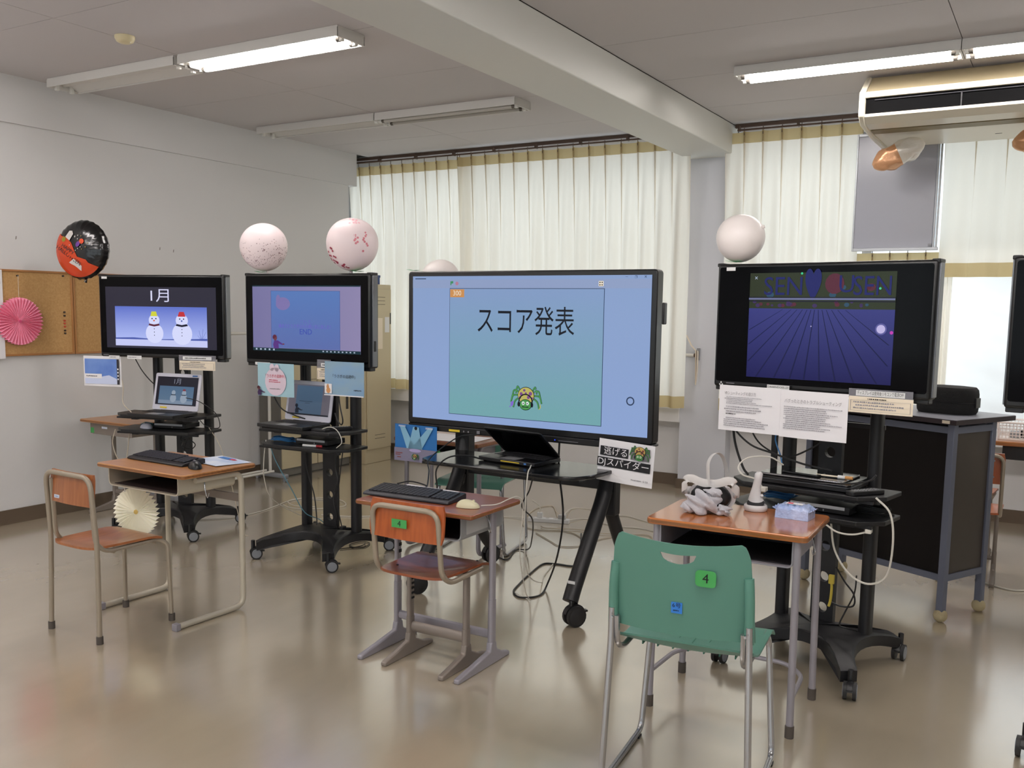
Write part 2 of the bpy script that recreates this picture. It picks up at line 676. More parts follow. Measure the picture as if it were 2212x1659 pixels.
# ------------------------------------------------------------------ ceiling lamps
M('lamp_enamel', '#d9d7d3', .35)
tm = screen_mat('lit_tube', '#fff8f4', TUBE)
M('dead_tube', '#bdbab4', .3)
M('tube_cap', '#6f6a64', .4, .5)
M('orange_label', '#b0673e', .5)


def lamp(x0, y0, state, label, group=None):
    L_, Wd, Hh = 1.262, .225, .058
    t = thing('ceiling_lamp', label, 'lamp', (x0 + L_ / 2, y0 + Wd / 2, CZ - Hh), 0, group)
    h, w = L_ / 2, Wd / 2
    b = MB().box(-h + .001, h - .001, -w, w, Hh - .012, Hh - .001)
    for s in (-1, 1):
        b.box(-h + .001, h - .001, s * w - .004, s * w + .004, 0, Hh - .011)
        b.box(s * (h - .006) - .005, s * (h - .006) + .005, -w, w, 0, Hh - .011)
    b.build('housing', 'lamp_enamel', t)
    rf = MB()
    for s in (-1, 1):
        rf.prism([(s * .012, Hh - .013), (s * (w - .006), .008), (s * (w - .006), Hh - .013)][::s], -h + .012, h - .012, 'x')
    rf.prism([(-.012, Hh - .013), (0, .022), (.012, Hh - .013)], -h + .012, h - .012, 'x')
    rf.build('reflector', 'lamp_enamel', t)
    for s in (-1, 1):
        for e in (-1, 1):
            MB().box(e * (h - .022) - .012, e * (h - .022) + .012, s * .055 - .012, s * .055 + .012, -.012, Hh - .013).build('socket', 'white_enamel', t, bevel=.003)
        if state != 'empty':
            tu = MB().cyl((-h + .035, s * .055, .001), (h - .035, s * .055, .001), .0145, n=12).build('tube', 'lit_tube' if state == 'lit' else 'dead_tube', t, smooth=True)
            for e in (-1, 1):
                MB().cyl((e * (h - .055), s * .055, .001), (e * (h - .03), s * .055, .001), .015, n=12).build('tube_cap', 'tube_cap', tu, smooth=True)
    if state != 'empty':
        MB().box(-h + .05, -h + .09, w - .03, w - .012, .006, .009).box(-h + .1, -h + .14, w - .03, w - .012, .006, .009).build('sticker', 'orange_label', t)
    return t


lamp(-6.02, 3.955, 'empty', 'tubeless ceiling lamp housing in line with the lit lamp above the cork board', None)
lamp(-4.722, 3.955, 'lit', 'lit twin tube ceiling lamp between the tubeless housing and the ceiling beam', None)
lamp(-5.99, 5.82, 'empty', 'tubeless ceiling lamp housing near the curtains by the left wall')
lamp(-4.722, 5.82, 'off', 'switched off twin tube ceiling lamp beside the beam near the curtains')
lamp(-1.86, 5.75, 'lit', 'lit twin tube ceiling lamp next to the beam in front of the air conditioner')
lamp(-.596, 5.75, 'lit', 'lit twin tube ceiling lamp in front of the air conditioner, away from the beam')
for x, y, l in ((-1.86, 1.95, 'over the middle of the room beside the beam'), (-.596, 1.95, 'over the middle of the room away from the beam'),
                (-5.99, .3, 'by the left wall near the added corridor windows'), (-4.722, .3, 'by the beam near the added corridor windows'), (-.596, -1.2, 'next to the added corridor windows'),
                (.67, 1.95, 'over the middle of the room past the podium'), (-1.86, .3, 'over the back of the room beside the beam'), (-5.99, 2.1, 'over the cork board')):
    lamp(x, y, 'lit', 'unseen fill lamp with lit twin tubes ' + l, 'added ceiling lamps out of view')  # lamps out of view, added to brighten the room

sd = thing('smoke_detector', 'small cream round smoke detector on the ceiling', 'smoke detector', (-4.682, 3.56, CZ))
M('cream_plastic', '#d9cda6', .4)
MB().lathe([(.0, 0), (.055, 0), (.055, -.012), (.046, -.03), (.03, -.038), (.0, -.04)][::-1], 24).build('cover', 'cream_plastic', sd, smooth=True)
MB().ball((.03, .01, -.034), .005, n=8, m=6).build('indicator', 'white_enamel', sd)

# ------------------------------------------------------------------ air conditioner
M('ac_cream', '#dcd5c2', .3, spec=.5)
M('ac_stripe', '#847756', .5)
M('ac_dark', '#060607', .9, spec=.1)
M('ac_flap', '#2a2a30', .6)
M('ac_grille', '#8d8167', .6)
ac = thing('air_conditioner', 'cream ceiling hung air conditioner with a black air slot', 'air conditioner', (-.2, 6.6, 2.69))
x0, x1 = -1.0, 1.0


def yz(*p):
    return [(y - 6.6, z - 2.69) for y, z in p]


MB().prism(yz((6.38, 3.005), (6.215, 2.885), (6.215, 2.74), (6.26, 2.71), (6.60, 2.69), (7.1, 2.69), (7.1, 3.005))[::-1], x0 + .03, x1 - .03, 'x').build('body', 'ac_cream', ac, bevel=.006)
for xa, xb in ((x0, x0 + .035), (x1 - .035, x1)):
    MB().prism(yz((6.37, 3.012), (6.18, 2.885), (6.175, 2.74), (6.25, 2.695), (6.60, 2.675), (7.11, 2.675), (7.11, 3.012))[::-1], xa, xb, 'x').build('end_cap', 'ac_cream', ac, bevel=.008)
MB().prism(yz((6.365, 3.005), (6.20, 2.885), (6.22, 2.885), (6.385, 3.005))[::-1], x0 + .04, x1 - .04, 'x').build('intake_grille', 'ac_grille', ac)
MB().prism(yz((6.20, 2.888), (6.178, 2.868), (6.19, 2.850), (6.23, 2.850), (6.23, 2.888))[::-1], x0 + .035, x1 - .035, 'x').build('upper_lip', 'ac_cream', ac, bevel=.003)
MB().box(x0 + .036, x1 - .036, 6.212 - 6.6, 6.24 - 6.6, .058, .162).build('air_slot', 'ac_dark', ac)
fl = MB().tube([(x0 + .09, 6.203 - 6.6, .145), (x1 - .09, 6.203 - 6.6, .145)], .003, 8)
fl.build('flap', 'ac_flap', ac, smooth=True)
dv = MB()
for x in (-.43, .08, .55):
    dv.box(x, x + .008, 6.204 - 6.6, 6.213 - 6.6, .065, .15)
dv.build('flap_divider', 'dark_metal', ac)
MB().prism(yz((6.19, 2.752), (6.19, 2.735), (6.25, 2.700), (6.38, 2.69), (6.38, 2.705), (6.23, 2.752))[::-1], x0 + .036, x1 - .036, 'x').build('lower_strip', 'ac_cream', ac)
MB().box(x0 + .04, x1 - .04, 6.42 - 6.6, 6.52 - 6.6, -.002, .0065, Matrix.Rotation(R(-3.4), 3, 'X')).build('stripe', 'ac_stripe', ac)
MB().box(-.28, -.24, 6.85 - 6.6, 6.852 - 6.6, -.002, .001).build('badge', 'dark_metal', ac)

# ================================================================== display carts
M('tv_black', '#0b0b0d', .33, spec=.5)
M('tv_glass', '#040406', .1, spec=.1)
M('silver_edge', '#7d7f84', .35, .8)
M('castor_tyre', '#141416', .55)
M('castor_disc', '#7f838a', .5)
M('white_paper', '#e9e7ea', .8)
M('cream_paper', '#e6d9c4', .8)
M('ink_black', '#141416', .8)
M('ink_grey', '#77757a', .8)
M('ink_fine', '#8f8d94', .8)
M('ink_red', '#c43b50', .8)
M('ink_blue', '#3d6fae', .8)
M('label_white', '#dcdcdc', .6)
M('label_yellow', '#d8bd2c', .6)
M('green_tape', '#3f9a4f', .55)
M('tray_gloss', '#131315', .18, spec=.6)
M('clear_sleeve', '#8f8e96', .25, alpha=.55)


def astroid(hx, hy, mx, my, w, n=10):
    """plan of a four-armed base: concave between the arm ends"""
    o = []
    c = w / 2
    corners = [(hx, -hy), (hx, hy), (-hx, hy), (-hx, -hy)]

    def curve(p, q, m):
        return [((1 - t) ** 2 * p[0] + 2 * t * (1 - t) * (2 * m[0] - (p[0] + q[0]) / 2) + t * t * q[0],
                 (1 - t) ** 2 * p[1] + 2 * t * (1 - t) * (2 * m[1] - (p[1] + q[1]) / 2) + t * t * q[1]) for t in [k / n for k in range(n + 1)]]
    e = [((hx + c * .3, -hy + c), (hx + c * .3, hy - c), (mx, 0)), ((hx - c, hy + c * .3), (-hx + c, hy + c * .3), (0, my)),
         ((-hx - c * .3, hy - c), (-hx - c * .3, -hy + c), (-mx, 0)), ((-hx + c, -hy - c * .3), (hx - c, -hy - c * .3), (0, -my))]
    for p, q, m in e:
        o += curve(p, q, m)
    return o


def castor(parent, x, y, ztop, r, yaw, disc='castor_disc', wide=.022, name='castor'):
    """swivel castor: housing, twin wheels, brake tab"""
    c, s = math.cos(yaw), math.sin(yaw)

    def P(a, b, z):
        return (x + a * c - b * s, y + a * s + b * c, z)
    h = MB().cyl(P(0, 0, ztop), P(0, 0, 2 * r * .9), .012, n=8)
    o = .018
    pr = arc(o, r, r * 1.12, 20, 165, 10)
    pr = [(a, z) for a, z in pr] + [(-r * .35, r * 1.35)]
    v0 = MB()
    v0.prism(pr[::-1], -wide * .45, wide * .45, 'y')
    h._add([P(a, b, z) for a, b, z in v0.v], v0.f)
    h.box(*[0] * 6) if False else None
    tb = MB().box(o + r * .75, o + r * 1.35, -.012, .012, r * 1.25, r * 1.42)
    h._add([P(a, b, z) for a, b, z in tb.v], tb.f)
    ho = h.build(name, 'black_plastic', parent, smooth=True)
    for sd in (-1, 1):
        MB().cyl(P(o, sd * wide * .5, r), P(o, sd * wide * 1.15, r), r, n=20).build('wheel', 'castor_tyre', ho, smooth=True)
        MB().cyl(P(o, sd * wide * 1.12, r), P(o, sd * wide * 1.25, r), r * .8, r * .72, n=20).build('wheel_cover', disc, ho, smooth=True)
    return ho


def holed_plate(b, x0, x1, z0, z1, y0, y1, rr, pitch):
    """upright box column with a row of round holes through it"""
    n = max(1, round((z1 - z0) / pitch))
    ph = (z1 - z0) / n
    cx = (x0 + x1) / 2
    m = 16
    for k in range(n):
        za, zb = z0 + k * ph, z0 + (k + 1) * ph
        cz = (za + zb) / 2
        hw, hh = (x1 - x0) / 2, ph / 2
        ring, sq = [], []
        for i in range(m):
            t = 2 * PI * i / m + PI / m
            c, s = math.cos(t), math.sin(t)
            ring.append((cx + rr * c, cz + rr * s))
            q = 1 / max(abs(c) / hw, abs(s) / hh)
            sq.append((cx + q * c, cz + q * s))
        for i in range(m):                     # put square corners on the outline
            pass
        cs = [(x1, zb), (x0, zb), (x0, za), (x1, za)]
        for cpt in cs:
            j = min(range(m), key=lambda i: (sq[i][0] - cpt[0]) ** 2 + (sq[i][1] - cpt[1]) ** 2)
            sq[j] = cpt
        v = [(x, y, z) for y in (y0, y1) for x, z in ring] + [(x, y, z) for y in (y0, y1) for x, z in sq]
        f = []
        for i in range(m):
            j = (i + 1) % m
            f += [(i, j, 2 * m + j, 2 * m + i), (m + j, m + i, 3 * m + i, 3 * m + j), (j, i, m + i, m + j)]
            if abs(sq[i][0] - sq[j][0]) < 1e-6:
                f.append((2 * m + i, 2 * m + j, 3 * m + j, 3 * m + i))
        b._add(v, f)
    b.box(x0, x1, y0, y1, z1, z1 + .002)
    return b


FRONT = -.13                                   # local y of the picture plane


def display_cart(P, yaw, ztop, label, cyaw=35):
    ya = R(yaw)
    root = thing('display_cart', label, 'display', (P[0] - math.sin(ya) * -FRONT, P[1] + math.cos(ya) * -FRONT, 0), ya, 'wheeled displays on black carts')
    ol = astroid(.285, .29, .215, .10, .075)
    n = len(ol)
    b = MB()

    def top(x, y):
        r = math.hypot(x, y) / .42
        return .165 - .065 * r ** 2.2
    ins = [(x * .93, y * .93) for x, y in ol]
    v = [(x, y, top(x, y) - .052) for x, y in ol] + [(x, y, top(x, y) - .006) for x, y in ol] + [(x, y, top(x, y)) for x, y in ins] + [(0, 0, top(0, 0)), (0, 0, .11)]
    f = []
    for k in range(n):
        j = (k + 1) % n
        f += [(k, j, n + j, n + k), (n + k, n + j, 2 * n + j, 2 * n + k), (2 * n + k, 2 * n + j, 3 * n), (j, k, 3 * n + 1)]
    b._add(v, f)
    b.build('base', 'dark_metal', root, smooth=True, ang=30)
    rnd = random.Random(int(abs(P[0]) * 100))
    for x, y in ((-.285, -.29), (.285, -.29), (-.285, .29), (.285, .29)):
        castor(root, x, y, .115, .036, R(cyaw + rnd.uniform(-14, 14)))
    for x in (-.193, .193):
        MB().prism([(x + a, .10 + c) for a, c in rrect(.05, .07, .02, 3)], .135, 1.58, 'z').build('post', 'dark_metal', root, smooth=True)
    holed_plate(MB(), -.052, .052, .15, 1.55, .085, .115, .024, .14).build('cable_column', 'dark_metal', root)
    for z in (.783, .683):
        sh = [(-.335, -.15), (-.25, -.235), (.25, -.235), (.335, -.15), (.335, .025), (-.335, .025)]
        s = MB().prism(sh, z, z + .018, 'z').build('shelf', 'black_plastic', root, bevel=.003)
        MB().box(-.30, .30, -.205, -.19, z - .012, z).box(-.215, -.17, -.17, .08, z - .022, z).box(.17, .215, -.17, .08, z - .022, z).build('shelf_bracket', 'dark_metal', s)
    MB().box(-.24, .24, .04, .065, ztop - .18, ztop - .11).box(-.24, .24, .04, .065, ztop - .45, ztop - .38).build('mount', 'dark_metal', root)
    # television
    tv = MB().box(-.465, .465, FRONT, FRONT + .085, ztop - .54, ztop)
    tv = tv.build('television', 'tv_black', root, bevel=.012, seg=3)
    MB().box(-.405, .405, FRONT + .083, FRONT + .16, ztop - .47, ztop - .07).build('rear_housing', 'black_plastic', tv, bevel=.02)
    for s in (-1, 1):
        MB().box(s * .467 - .004, s * .467 + .004, FRONT + .02, FRONT + .065, ztop - .53, ztop - .01).build('side_trim', 'silver_edge', tv, bevel=.002)
        MB().box(s * .43 - .03, s * .43 + .03, FRONT + .012, FRONT + .06, ztop - .556, ztop - .535).build('corner_foot', 'black_plastic', tv, bevel=.004)
        MB().box(s * .455 - .016, s * .455 + .016, FRONT + .006, FRONT + .07, ztop - .012, ztop + .004).build('corner_cap', 'black_plastic', tv, bevel=.004)
    MB().prism([(x, z) for x, z in rrect(.905, .50, .01, 3, 0, ztop - .265)], FRONT - .0015, FRONT + .002, 'y').build('glass', 'tv_glass', tv)
    return root, tv


def flat(parent, name, mat, x0, x1, z0, z1, d, y=FRONT, th=.0008):
    """flat print or picture patch, d layers in front of the plane y"""
    return MB().box(x0, x1, y - d * .0012 - th - .002, y - d * .0012 - .002, z0, z1).build(name, mat, parent)


def patch(parent, name, mat, poly, d, y=FRONT):
    return MB().prism(poly, y - d * .0012 - .0028, y - d * .0012 - .002, 'y').build(name, mat, parent)


def ell(cx, cz, rx, rz=None, n=20):
    return arc(cx, cz, rx, 0, 360 - 360 / n, n - 1, rz)[::1]


def paper(label, P, yaw, quad, mat='white_paper', name='paper_sign', off=.012, cat='sign', lean=.0, curl=.006):
    """A4 sheet taped to a display's lower edge; quad = (x0,x1,z0,z1) along the display, returns the thing with local frame at the sheet's lower left"""
    x0, x1, z0, z1 = quad
    ya = R(yaw)
    c, s = math.cos(ya), math.sin(ya)
    t = thing(name, label, cat, (P[0] + c * x0 + s * off, P[1] + s * x0 - c * off, z0), ya)
    w, h = x1 - x0, z1 - z0
    MB().slab(lambda u, v: ((w * u, -curl * math.sin(PI * u) * (1 - v), h * v), (0, -1, 0)), .0006, 10, 4).build('sheet', mat, t, smooth=True)
    t['w'], t['h'] = w, h
    return t


def lines(parent, x0, x1, z0, z1, n, mat='ink_fine', seed=1, y=-.0035, fill=.8, th=.27):
    """rows of tiny unreadable print"""
    rnd = random.Random(seed)
    b = MB()
    dz = (z1 - z0) / n
    for k in range(n):
        z = z1 - dz * (k + .5)
        end = x0 + (x1 - x0) * rnd.uniform(fill * .7, 1)
        x = x0 + rnd.choice((0, 0, .04)) * (x1 - x0)
        while x < end:
            w = dz * rnd.uniform(.25, .7)
            b.box(x, min(end, x + w), y - .0003, y, z - dz * th * rnd.uniform(.6, 1), z + dz * th * rnd.uniform(.6, 1))
            x += w + dz * rnd.uniform(.12, .3)
    o = b.build('fine_print', mat, parent)
    o['kind'] = 'stuff'
    return o


TV1, TV2, TV3, TV4 = ((-5.085, 4.071), 16.3), ((-3.851, 4.103), 3.4), ((-2.449, 4.233), -.6), ((-.89, 3.97), -10.4)
screen_mat('s_navy', '#2c2a38', 1.)
screen_mat('s_white', '#d6d6f2', 1.)
screen_mat('s_winter_sky', '#a9b6f0', 1., '#5f72c8', 2, 1.30, 1.50)
screen_mat('s_snow', '#c3c8f2', 1.)
screen_mat('s_hill', '#4a5aa8', 1.)
screen_mat('s_snowman', '#d4d8fa', 1.)
screen_mat('s_ink', '#12122a', 1.)
screen_mat('s_yellow', '#cfd03c', 1.)
screen_mat('s_red', '#c03038', 1.)
screen_mat('s_carrot', '#d0603c', 1.)
screen_mat('s_maroon', '#5a2438', 1.)


def snow_picture(tv, x0, x1, z0, z1, y, k=1.):
    """winter scene: sky, snow ground, two plain snowmen"""
    w, h = x1 - x0, z1 - z0

    def X(u):
        return x0 + w * u

    def Z(v):
        return z0 + h * v
    flat(tv, 'picture_sky', 's_winter_sky', x0, x1, z0, z1, 1, y)
    patch(tv, 'picture_hills', 's_hill', [(X(0), Z(.16)), (X(1), Z(.16)), (X(1), Z(.22)), (X(.8), Z(.20)), (X(.45), Z(.18)), (X(.2), Z(.215)), (X(0), Z(.20))], 2, y)
    flat(tv, 'picture_snow', 's_snow', x0, x1, z0, Z(.165), 3, y)
    tr = MB()
    for a, l in ((80, .3), (105, .26), (60, .25), (130, .17), (40, .16)):
        p = Vector((X(.94), 0, Z(.17)))
        q = p + Vector((math.cos(R(a)) * h * l, 0, math.sin(R(a)) * h * l))
        tr.prism([(p.x - .0015, p.z), (p.x + .0015, p.z), (q.x + .0006, q.z), (q.x - .0006, q.z)], y - .0062, y - .0058, 'y')
    tr.build('picture_tree', 's_hill', tv)
    for u, hat, nose, sc, dv in ((.435, 's_yellow', 's_carrot', 1., 0.), (.735, 's_red', 's_hill', 1.12, .0)):
        patch(tv, 'snowman_body', 's_snowman', ell(X(u), Z(.33), h * .255 * sc, h * .25 * sc), 4, y)
        patch(tv, 'snowman_head', 's_snowman', ell(X(u), Z(.66), h * .155 * sc, h * .145 * sc), 5, y)
        patch(tv, 'snowman_scarf', 's_ink' if sc > 1 else 's_maroon', [(X(u) - h * .16 * sc, Z(.53)), (X(u), Z(.50)), (X(u) + h * .16 * sc, Z(.53)), (X(u) + h * .14, Z(.575)), (X(u), Z(.55)), (X(u) - h * .14, Z(.575))], 6, y)
        patch(tv, 'snowman_hat', hat, [(X(u) - h * .10 * sc, Z(.76)), (X(u) + h * .10 * sc, Z(.76)), (X(u) + h * .065, Z(.88)), (X(u) - h * .065, Z(.88))], 6, y)
        patch(tv, 'snowman_nose', nose, ell(X(u), Z(.65), h * .022), 6, y)
        for s in (-1, 1):
            patch(tv, 'snowman_eye', 's_ink', ell(X(u) + s * h * .055, Z(.70), h * .018, n=10), 6, y)
        for v in (.28, .36, .44):
            patch(tv, 'snowman_button', 's_ink', ell(X(u), Z(v), h * .012, n=8), 6, y)


# -------- display 1
c1, t1 = display_cart(*TV1, 1.711, 'black wheeled display showing a winter picture in front of the cork board')
flat(t1, 'screen', 's_navy', -.41, .41, 1.232, 1.632, 0)
snow_picture(t1, -.34, .343, 1.247, 1.505, FRONT)
text('1月', .095, 's_white', t1, (0, FRONT - .006, 1.572), width=.135)
flat(t1, 'sticker', 'label_white', -.436, -.395, 1.683, 1.698, 1)
flat(t1, 'brand_strip', 'silver_edge', -.44, -.40, 1.178, 1.186, 1)

screen_mat('s_taskbar', '#14303a', 1.)
screen_mat('s_lilac', '#73709c', 1., '#8a82a8', 0, -.4, .4)
screen_mat('s_stage2', '#5a6aa6', 1., '#5577b4', 2, 1.25, 1.62)
screen_mat('s_stage_line', '#46548a', 1.)
screen_mat('s_mauve', '#7a70a6', 1.)
screen_mat('s_violet', '#6a5cc0', 1.)
screen_mat('s_blue', '#3a49a8', 1.)
screen_mat('s_purple', '#56307c', 1.)
screen_mat('s_brown', '#6a3a44', 1.)
screen_mat('s_icon', '#a8b4c8', 1.)


def presenter(parent, x, z, k, y, d=5, suf='s_'):
    """small cartoon person holding out one hand"""
    skin, top_, hair = (suf + 'brown', suf + 'purple', suf + 'maroon')
    patch(parent, 'figure_body', top_, [(x - .03 * k, z), (x + .03 * k, z), (x + .026 * k, z + .05 * k), (x + .075 * k, z + .035 * k), (x + .08 * k, z + .045 * k), (x + .02 * k, z + .078 * k), (x - .025 * k, z + .078 * k), (x - .04 * k, z + .04 * k)], d, y)
    patch(parent, 'figure_head', skin, ell(x - .012 * k, z + .103 * k, .022 * k, .027 * k, 14), d + 1, y)
    patch(parent, 'figure_hair', hair, arc(x - .016 * k, z + .108 * k, .026 * k, 20, 220, 10), d + 2, y)
    patch(parent, 'figure_hand', skin, ell(x + .09 * k, z + .045 * k, .012 * k, .007 * k, 10), d + 1, y)


# -------- display 2
c2, t2 = display_cart(*TV2, 1.713, 'black wheeled display showing a pale lilac slide with the word END, carrying two round balloons')
flat(t2, 'screen', 's_lilac', -.402, .402, 1.252, 1.643, 0)
flat(t2, 'taskbar', 's_taskbar', -.402, .402, 1.252, 1.27, 1)
flat(t2, 'title_bar', 's_taskbar', -.402, .402, 1.636, 1.643, 1)
flat(t2, 'stage', 's_stage2', -.255, .256, 1.272, 1.61, 1)
b = MB()
for x0, x1, z0, z1 in ((-.257, -.255, 1.272, 1.612), (.256, .258, 1.272, 1.612), (-.257, .258, 1.61, 1.612)):
    b.box(x0, x1, FRONT - .0045, FRONT - .004, z0, z1)
b.build('stage_outline', 's_stage_line', t2)
patch(t2, 'rabbit_shape', 's_mauve', [(x - .165, z + 1.535) for x, z in arc(0, 0, .055, 200, 520, 18, .038)], 2)
patch(t2, 'rabbit_ear', 's_mauve', ell(-.20, 1.562, .016, .026), 2)
text('こうして、', .026, 's_violet', t2, (.015, FRONT - .006, 1.428), width=.085)
text('捕まえたうさぎは元の飼い主に戻した！', .026, 's_violet', t2, (.004, FRONT - .006, 1.402), width=.39)
text('END', .045, 's_blue', t2, (.007, FRONT - .006, 1.371), width=.09)
presenter(t2, -.215, 1.268, .62, FRONT)
for k in range(5):
    flat(t2, 'taskbar_icon', 's_icon', -.38 + k * .034, -.368 + k * .034, 1.256, 1.266, 2)
for k in range(9):
    flat(t2, 'taskbar_icon', 's_icon', .13 + k * .028, .14 + k * .028, 1.258, 1.265, 2)
MB().box(.468, .474, FRONT + .03, FRONT + .05, 1.27, 1.33).build('side_clip', 'black_plastic', t2, bevel=.003)

# -------- display 4
screen_mat('s_deep_blue', '#1c1c52', 1., '#36397a', 2, 1.25, 1.54)
screen_mat('s_mural', '#2c3320', 1.)
screen_mat('s_mural_blue', '#1c2060', 1.)
screen_mat('s_mural_red', '#552434', 1.)
screen_mat('s_mural_teal', '#2c4a60', 1.)
screen_mat('s_mural_violet', '#3c2c58', 1.)
screen_mat('s_rail', '#6c7098', 1.)
screen_mat('s_rut', '#141840', 1.)
screen_mat('s_knob', '#bdb4e0', 1.)
screen_mat('s_knob_ring', '#5a5a98', 1.)
screen_mat('s_green', '#3cc890', 1.)
screen_mat('s_pink', '#c03cb0', 1.)
c4, t4 = display_cart(*TV4, 1.734, 'black wheeled display showing a dark blue road scene beside the black podium', -75)
flat(t4, 'ground_picture', 's_deep_blue', -.305, .316, 1.245, 1.542, 0)
flat(t4, 'mural_picture', 's_mural', -.305, .316, 1.542, 1.692, 0)
rnd = random.Random(4)
for k in range(26):                            # painted shrubs and flowers below and between the letters
    x = -.29 + .59 * rnd.random()
    z = rnd.choice((1.555, 1.56, 1.57, 1.60, 1.63))
    r_ = rnd.uniform(.008, .024) if z > 1.59 else rnd.uniform(.006, .011)
    patch(t4, 'mural_blot', rnd.choice(('s_mural_red', 's_mural_teal', 's_mural_violet', 's_mural_red')), ell(max(-.28, min(.29, x)), z, r_, r_ * .8, 9), 1)
patch(t4, 'mural_blot', 's_mural_red', ell(.07, 1.645, .04, .042, 14), 2)
text('SEN', .11, 's_mural_blue', t4, (-.15, FRONT - .0062, 1.632), width=.17)
text('♥', .13, 's_mural_blue', t4, (-.02, FRONT - .0062, 1.635), width=.07)
text('U', .10, 's_mural_blue', t4, (.12, FRONT - .0062, 1.64), width=.06)
text('SEN', .11, 's_mural_blue', t4, (.225, FRONT - .0062, 1.632), width=.15)
flat(t4, 'guard_rail', 's_rail', -.305, .316, 1.579, 1.586, 4)
flat(t4, 'guard_rail', 's_ink', -.305, .316, 1.571, 1.575, 4)
flat(t4, 'guard_rail', 's_ink', -.305, .316, 1.588, 1.591, 4)
for k, u in enumerate((-1.5, -1.12, -.86, -.62, -.42, -.25, -.1, .06, .22, .40, .62, .88, 1.2)):   # ruts fanning out from far away
    xs, xe = .0 + u * .10, .0 + u * .42
    zb = 1.247
    if abs(xe) > .30:
        zb = 1.54 - .293 * (.30 - abs(xs)) / (abs(xe) - abs(xs))
        xe = math.copysign(.30, xe)
    MB().prism([(xs - .0012, 1.538), (xs + .0012, 1.538), (xe + .003, zb), (xe - .003, zb)][::-1], FRONT - .0040, FRONT - .0036, 'y').build('rut', 's_rut', t4)
patch(t4, 'joystick_ring', 's_knob_ring', ell(.267, 1.465, .023), 3)
patch(t4, 'joystick_dot', 's_knob', ell(.267, 1.465, .017), 4)
patch(t4, 'green_marker', 's_green', ell(-.07, 1.688, .005, n=8), 4)
patch(t4, 'green_marker', 's_green', ell(.256, 1.625, .005, n=8), 5)
patch(t4, 'pink_marker', 's_pink', ell(.309, 1.452, .007, n=8), 4)
patch(t4, 'aim_dot', 's_knob', ell(-.02, 1.47, .0025, n=8), 4)
text('×', .03, 's_icon', t4, (-.275, FRONT - .0062, 1.67))
flat(t4, 'sticker', 'label_white', -.42, -.377, 1.704, 1.719, 1)
for dx, dz in ((0, .0), (-.006, -.009), (.006, -.009)):
    patch(t4, 'logo_diamond', 'label_white', [(-.425 + dx, 1.208 + dz), (-.4205 + dx, 1.2125 + dz), (-.425 + dx, 1.217 + dz), (-.4295 + dx, 1.2125 + dz)][::1], 1)
flat(t4, 'brand_strip', 'ink_grey', -.40, -.36, 1.209, 1.213, 1)

for x in (-.275,):
    MB().box(x - .012, x + .012, .11, .13, .81, 1.30).build('cable_bar', 'dark_metal', c4)
MB().box(-.275, .22, .112, .128, 1.035, 1.055).build('cable_bar', 'dark_metal', c4)
MB().box(-.268, -.215, .108, .1115, 1.035, 1.062).build('number_tape', 'green_tape', c4)

# -------- display cut by the picture edge
c5, t5 = display_cart((.285, 3.705), -8.0, 1.735, 'black wheeled display standing past the podium with a dark screen', -75)
flat(t5, 'screen', 's_navy', -.40, .41, 1.26, 1.66, 0)

# ================================================================== the big touch display
big = thing('touch_display', 'large touch display on a black A-frame stand showing the score screen', 'display', (-2.43, 4.265, 0), R(-.6))
DX, DY = -.019, -.032                          # picture centre and plane in the stand's frame
tv = MB().prism([(x + DX, z) for x, z in rrect(1.50, .855, .018, 3, 0, 1.2965)], DY, DY + .075, 'y').build('display_panel', 'tv_black', big, bevel=.006)
MB().box(-.55, .55, DY + .074, DY + .12, .95, 1.6).build('rear_housing', 'black_plastic', tv, bevel=.02)
screen_mat('s_ui_blue', '#8ba2cf', 1., '#869dc6', 2, .9, 1.7)
screen_mat('s_stage3', '#72a3aa', 1., '#819ac2', 2, 1.0, 1.60)
screen_mat('s_ui_bar', '#8c9cc0', 1.)
screen_mat('s_dark', '#10141e', 1.)
screen_mat('s_line', '#30405c', 1.)
screen_mat('s_orange', '#c98d52', 1.)
screen_mat('s_cream', '#e8dcc8', 1.)
screen_mat('s_spider_green', '#4c9650', 1.)
screen_mat('s_spider_yellow', '#b8b060', 1.)
screen_mat('s_spider_purple', '#7a4a86', 1.)
screen_mat('s_note_violet', '#8068c8', 1.)
screen_mat('s_flag', '#3c8a5c', 1.)
screen_mat('s_stop', '#b07890', 1.)
screen_mat('s_eye', '#dce8e4', 1.)
F3 = DY


def f3(name, mat, x0, x1, z0, z1, d):
    return flat(tv, name, mat, x0 + DX, x1 + DX, z0, z1, d, F3)


def p3(name, mat, poly, d):
    return patch(tv, name, mat, [(x + DX, z) for x, z in poly], d, F3)


f3('screen', 's_ui_blue', -.716, .722, .905, 1.697, 0)
f3('toolbar', 's_ui_bar', -.716, .722, 1.632, 1.678, 1)
f3('stage_outline', 's_line', -.463, .473, .942, 1.632, 2)
f3('stage', 's_stage3', -.46, .47, .945, 1.629, 3)
f3('score_box', 's_orange', -.458, -.366, 1.583, 1.626, 4)
text('300', .038, 's_cream', tv, (-.412 + DX, F3 - .0085, 1.604))
text('スコア発表', .16, 's_dark', tv, (.013 + DX, F3 - .0085, 1.452), width=.585)
p3('flag_icon', 's_flag', [(-.458, 1.648), (-.452, 1.648), (-.452, 1.656), (-.440, 1.658), (-.440, 1.670), (-.458, 1.669)], 3)
p3('stop_icon', 's_stop', ell(-.415, 1.657, .010), 3)
f3('expand_button', 's_cream', .440, .466, 1.642, 1.668, 3)
for sx in (-1, 1):
    for sz in (-1, 1):
        f3('expand_arrow', 's_dark', .453 + sx * .006 - .003, .453 + sx * .006 + .003, 1.655 + sz * .006 - .003, 1.655 + sz * .006 + .003, 4)
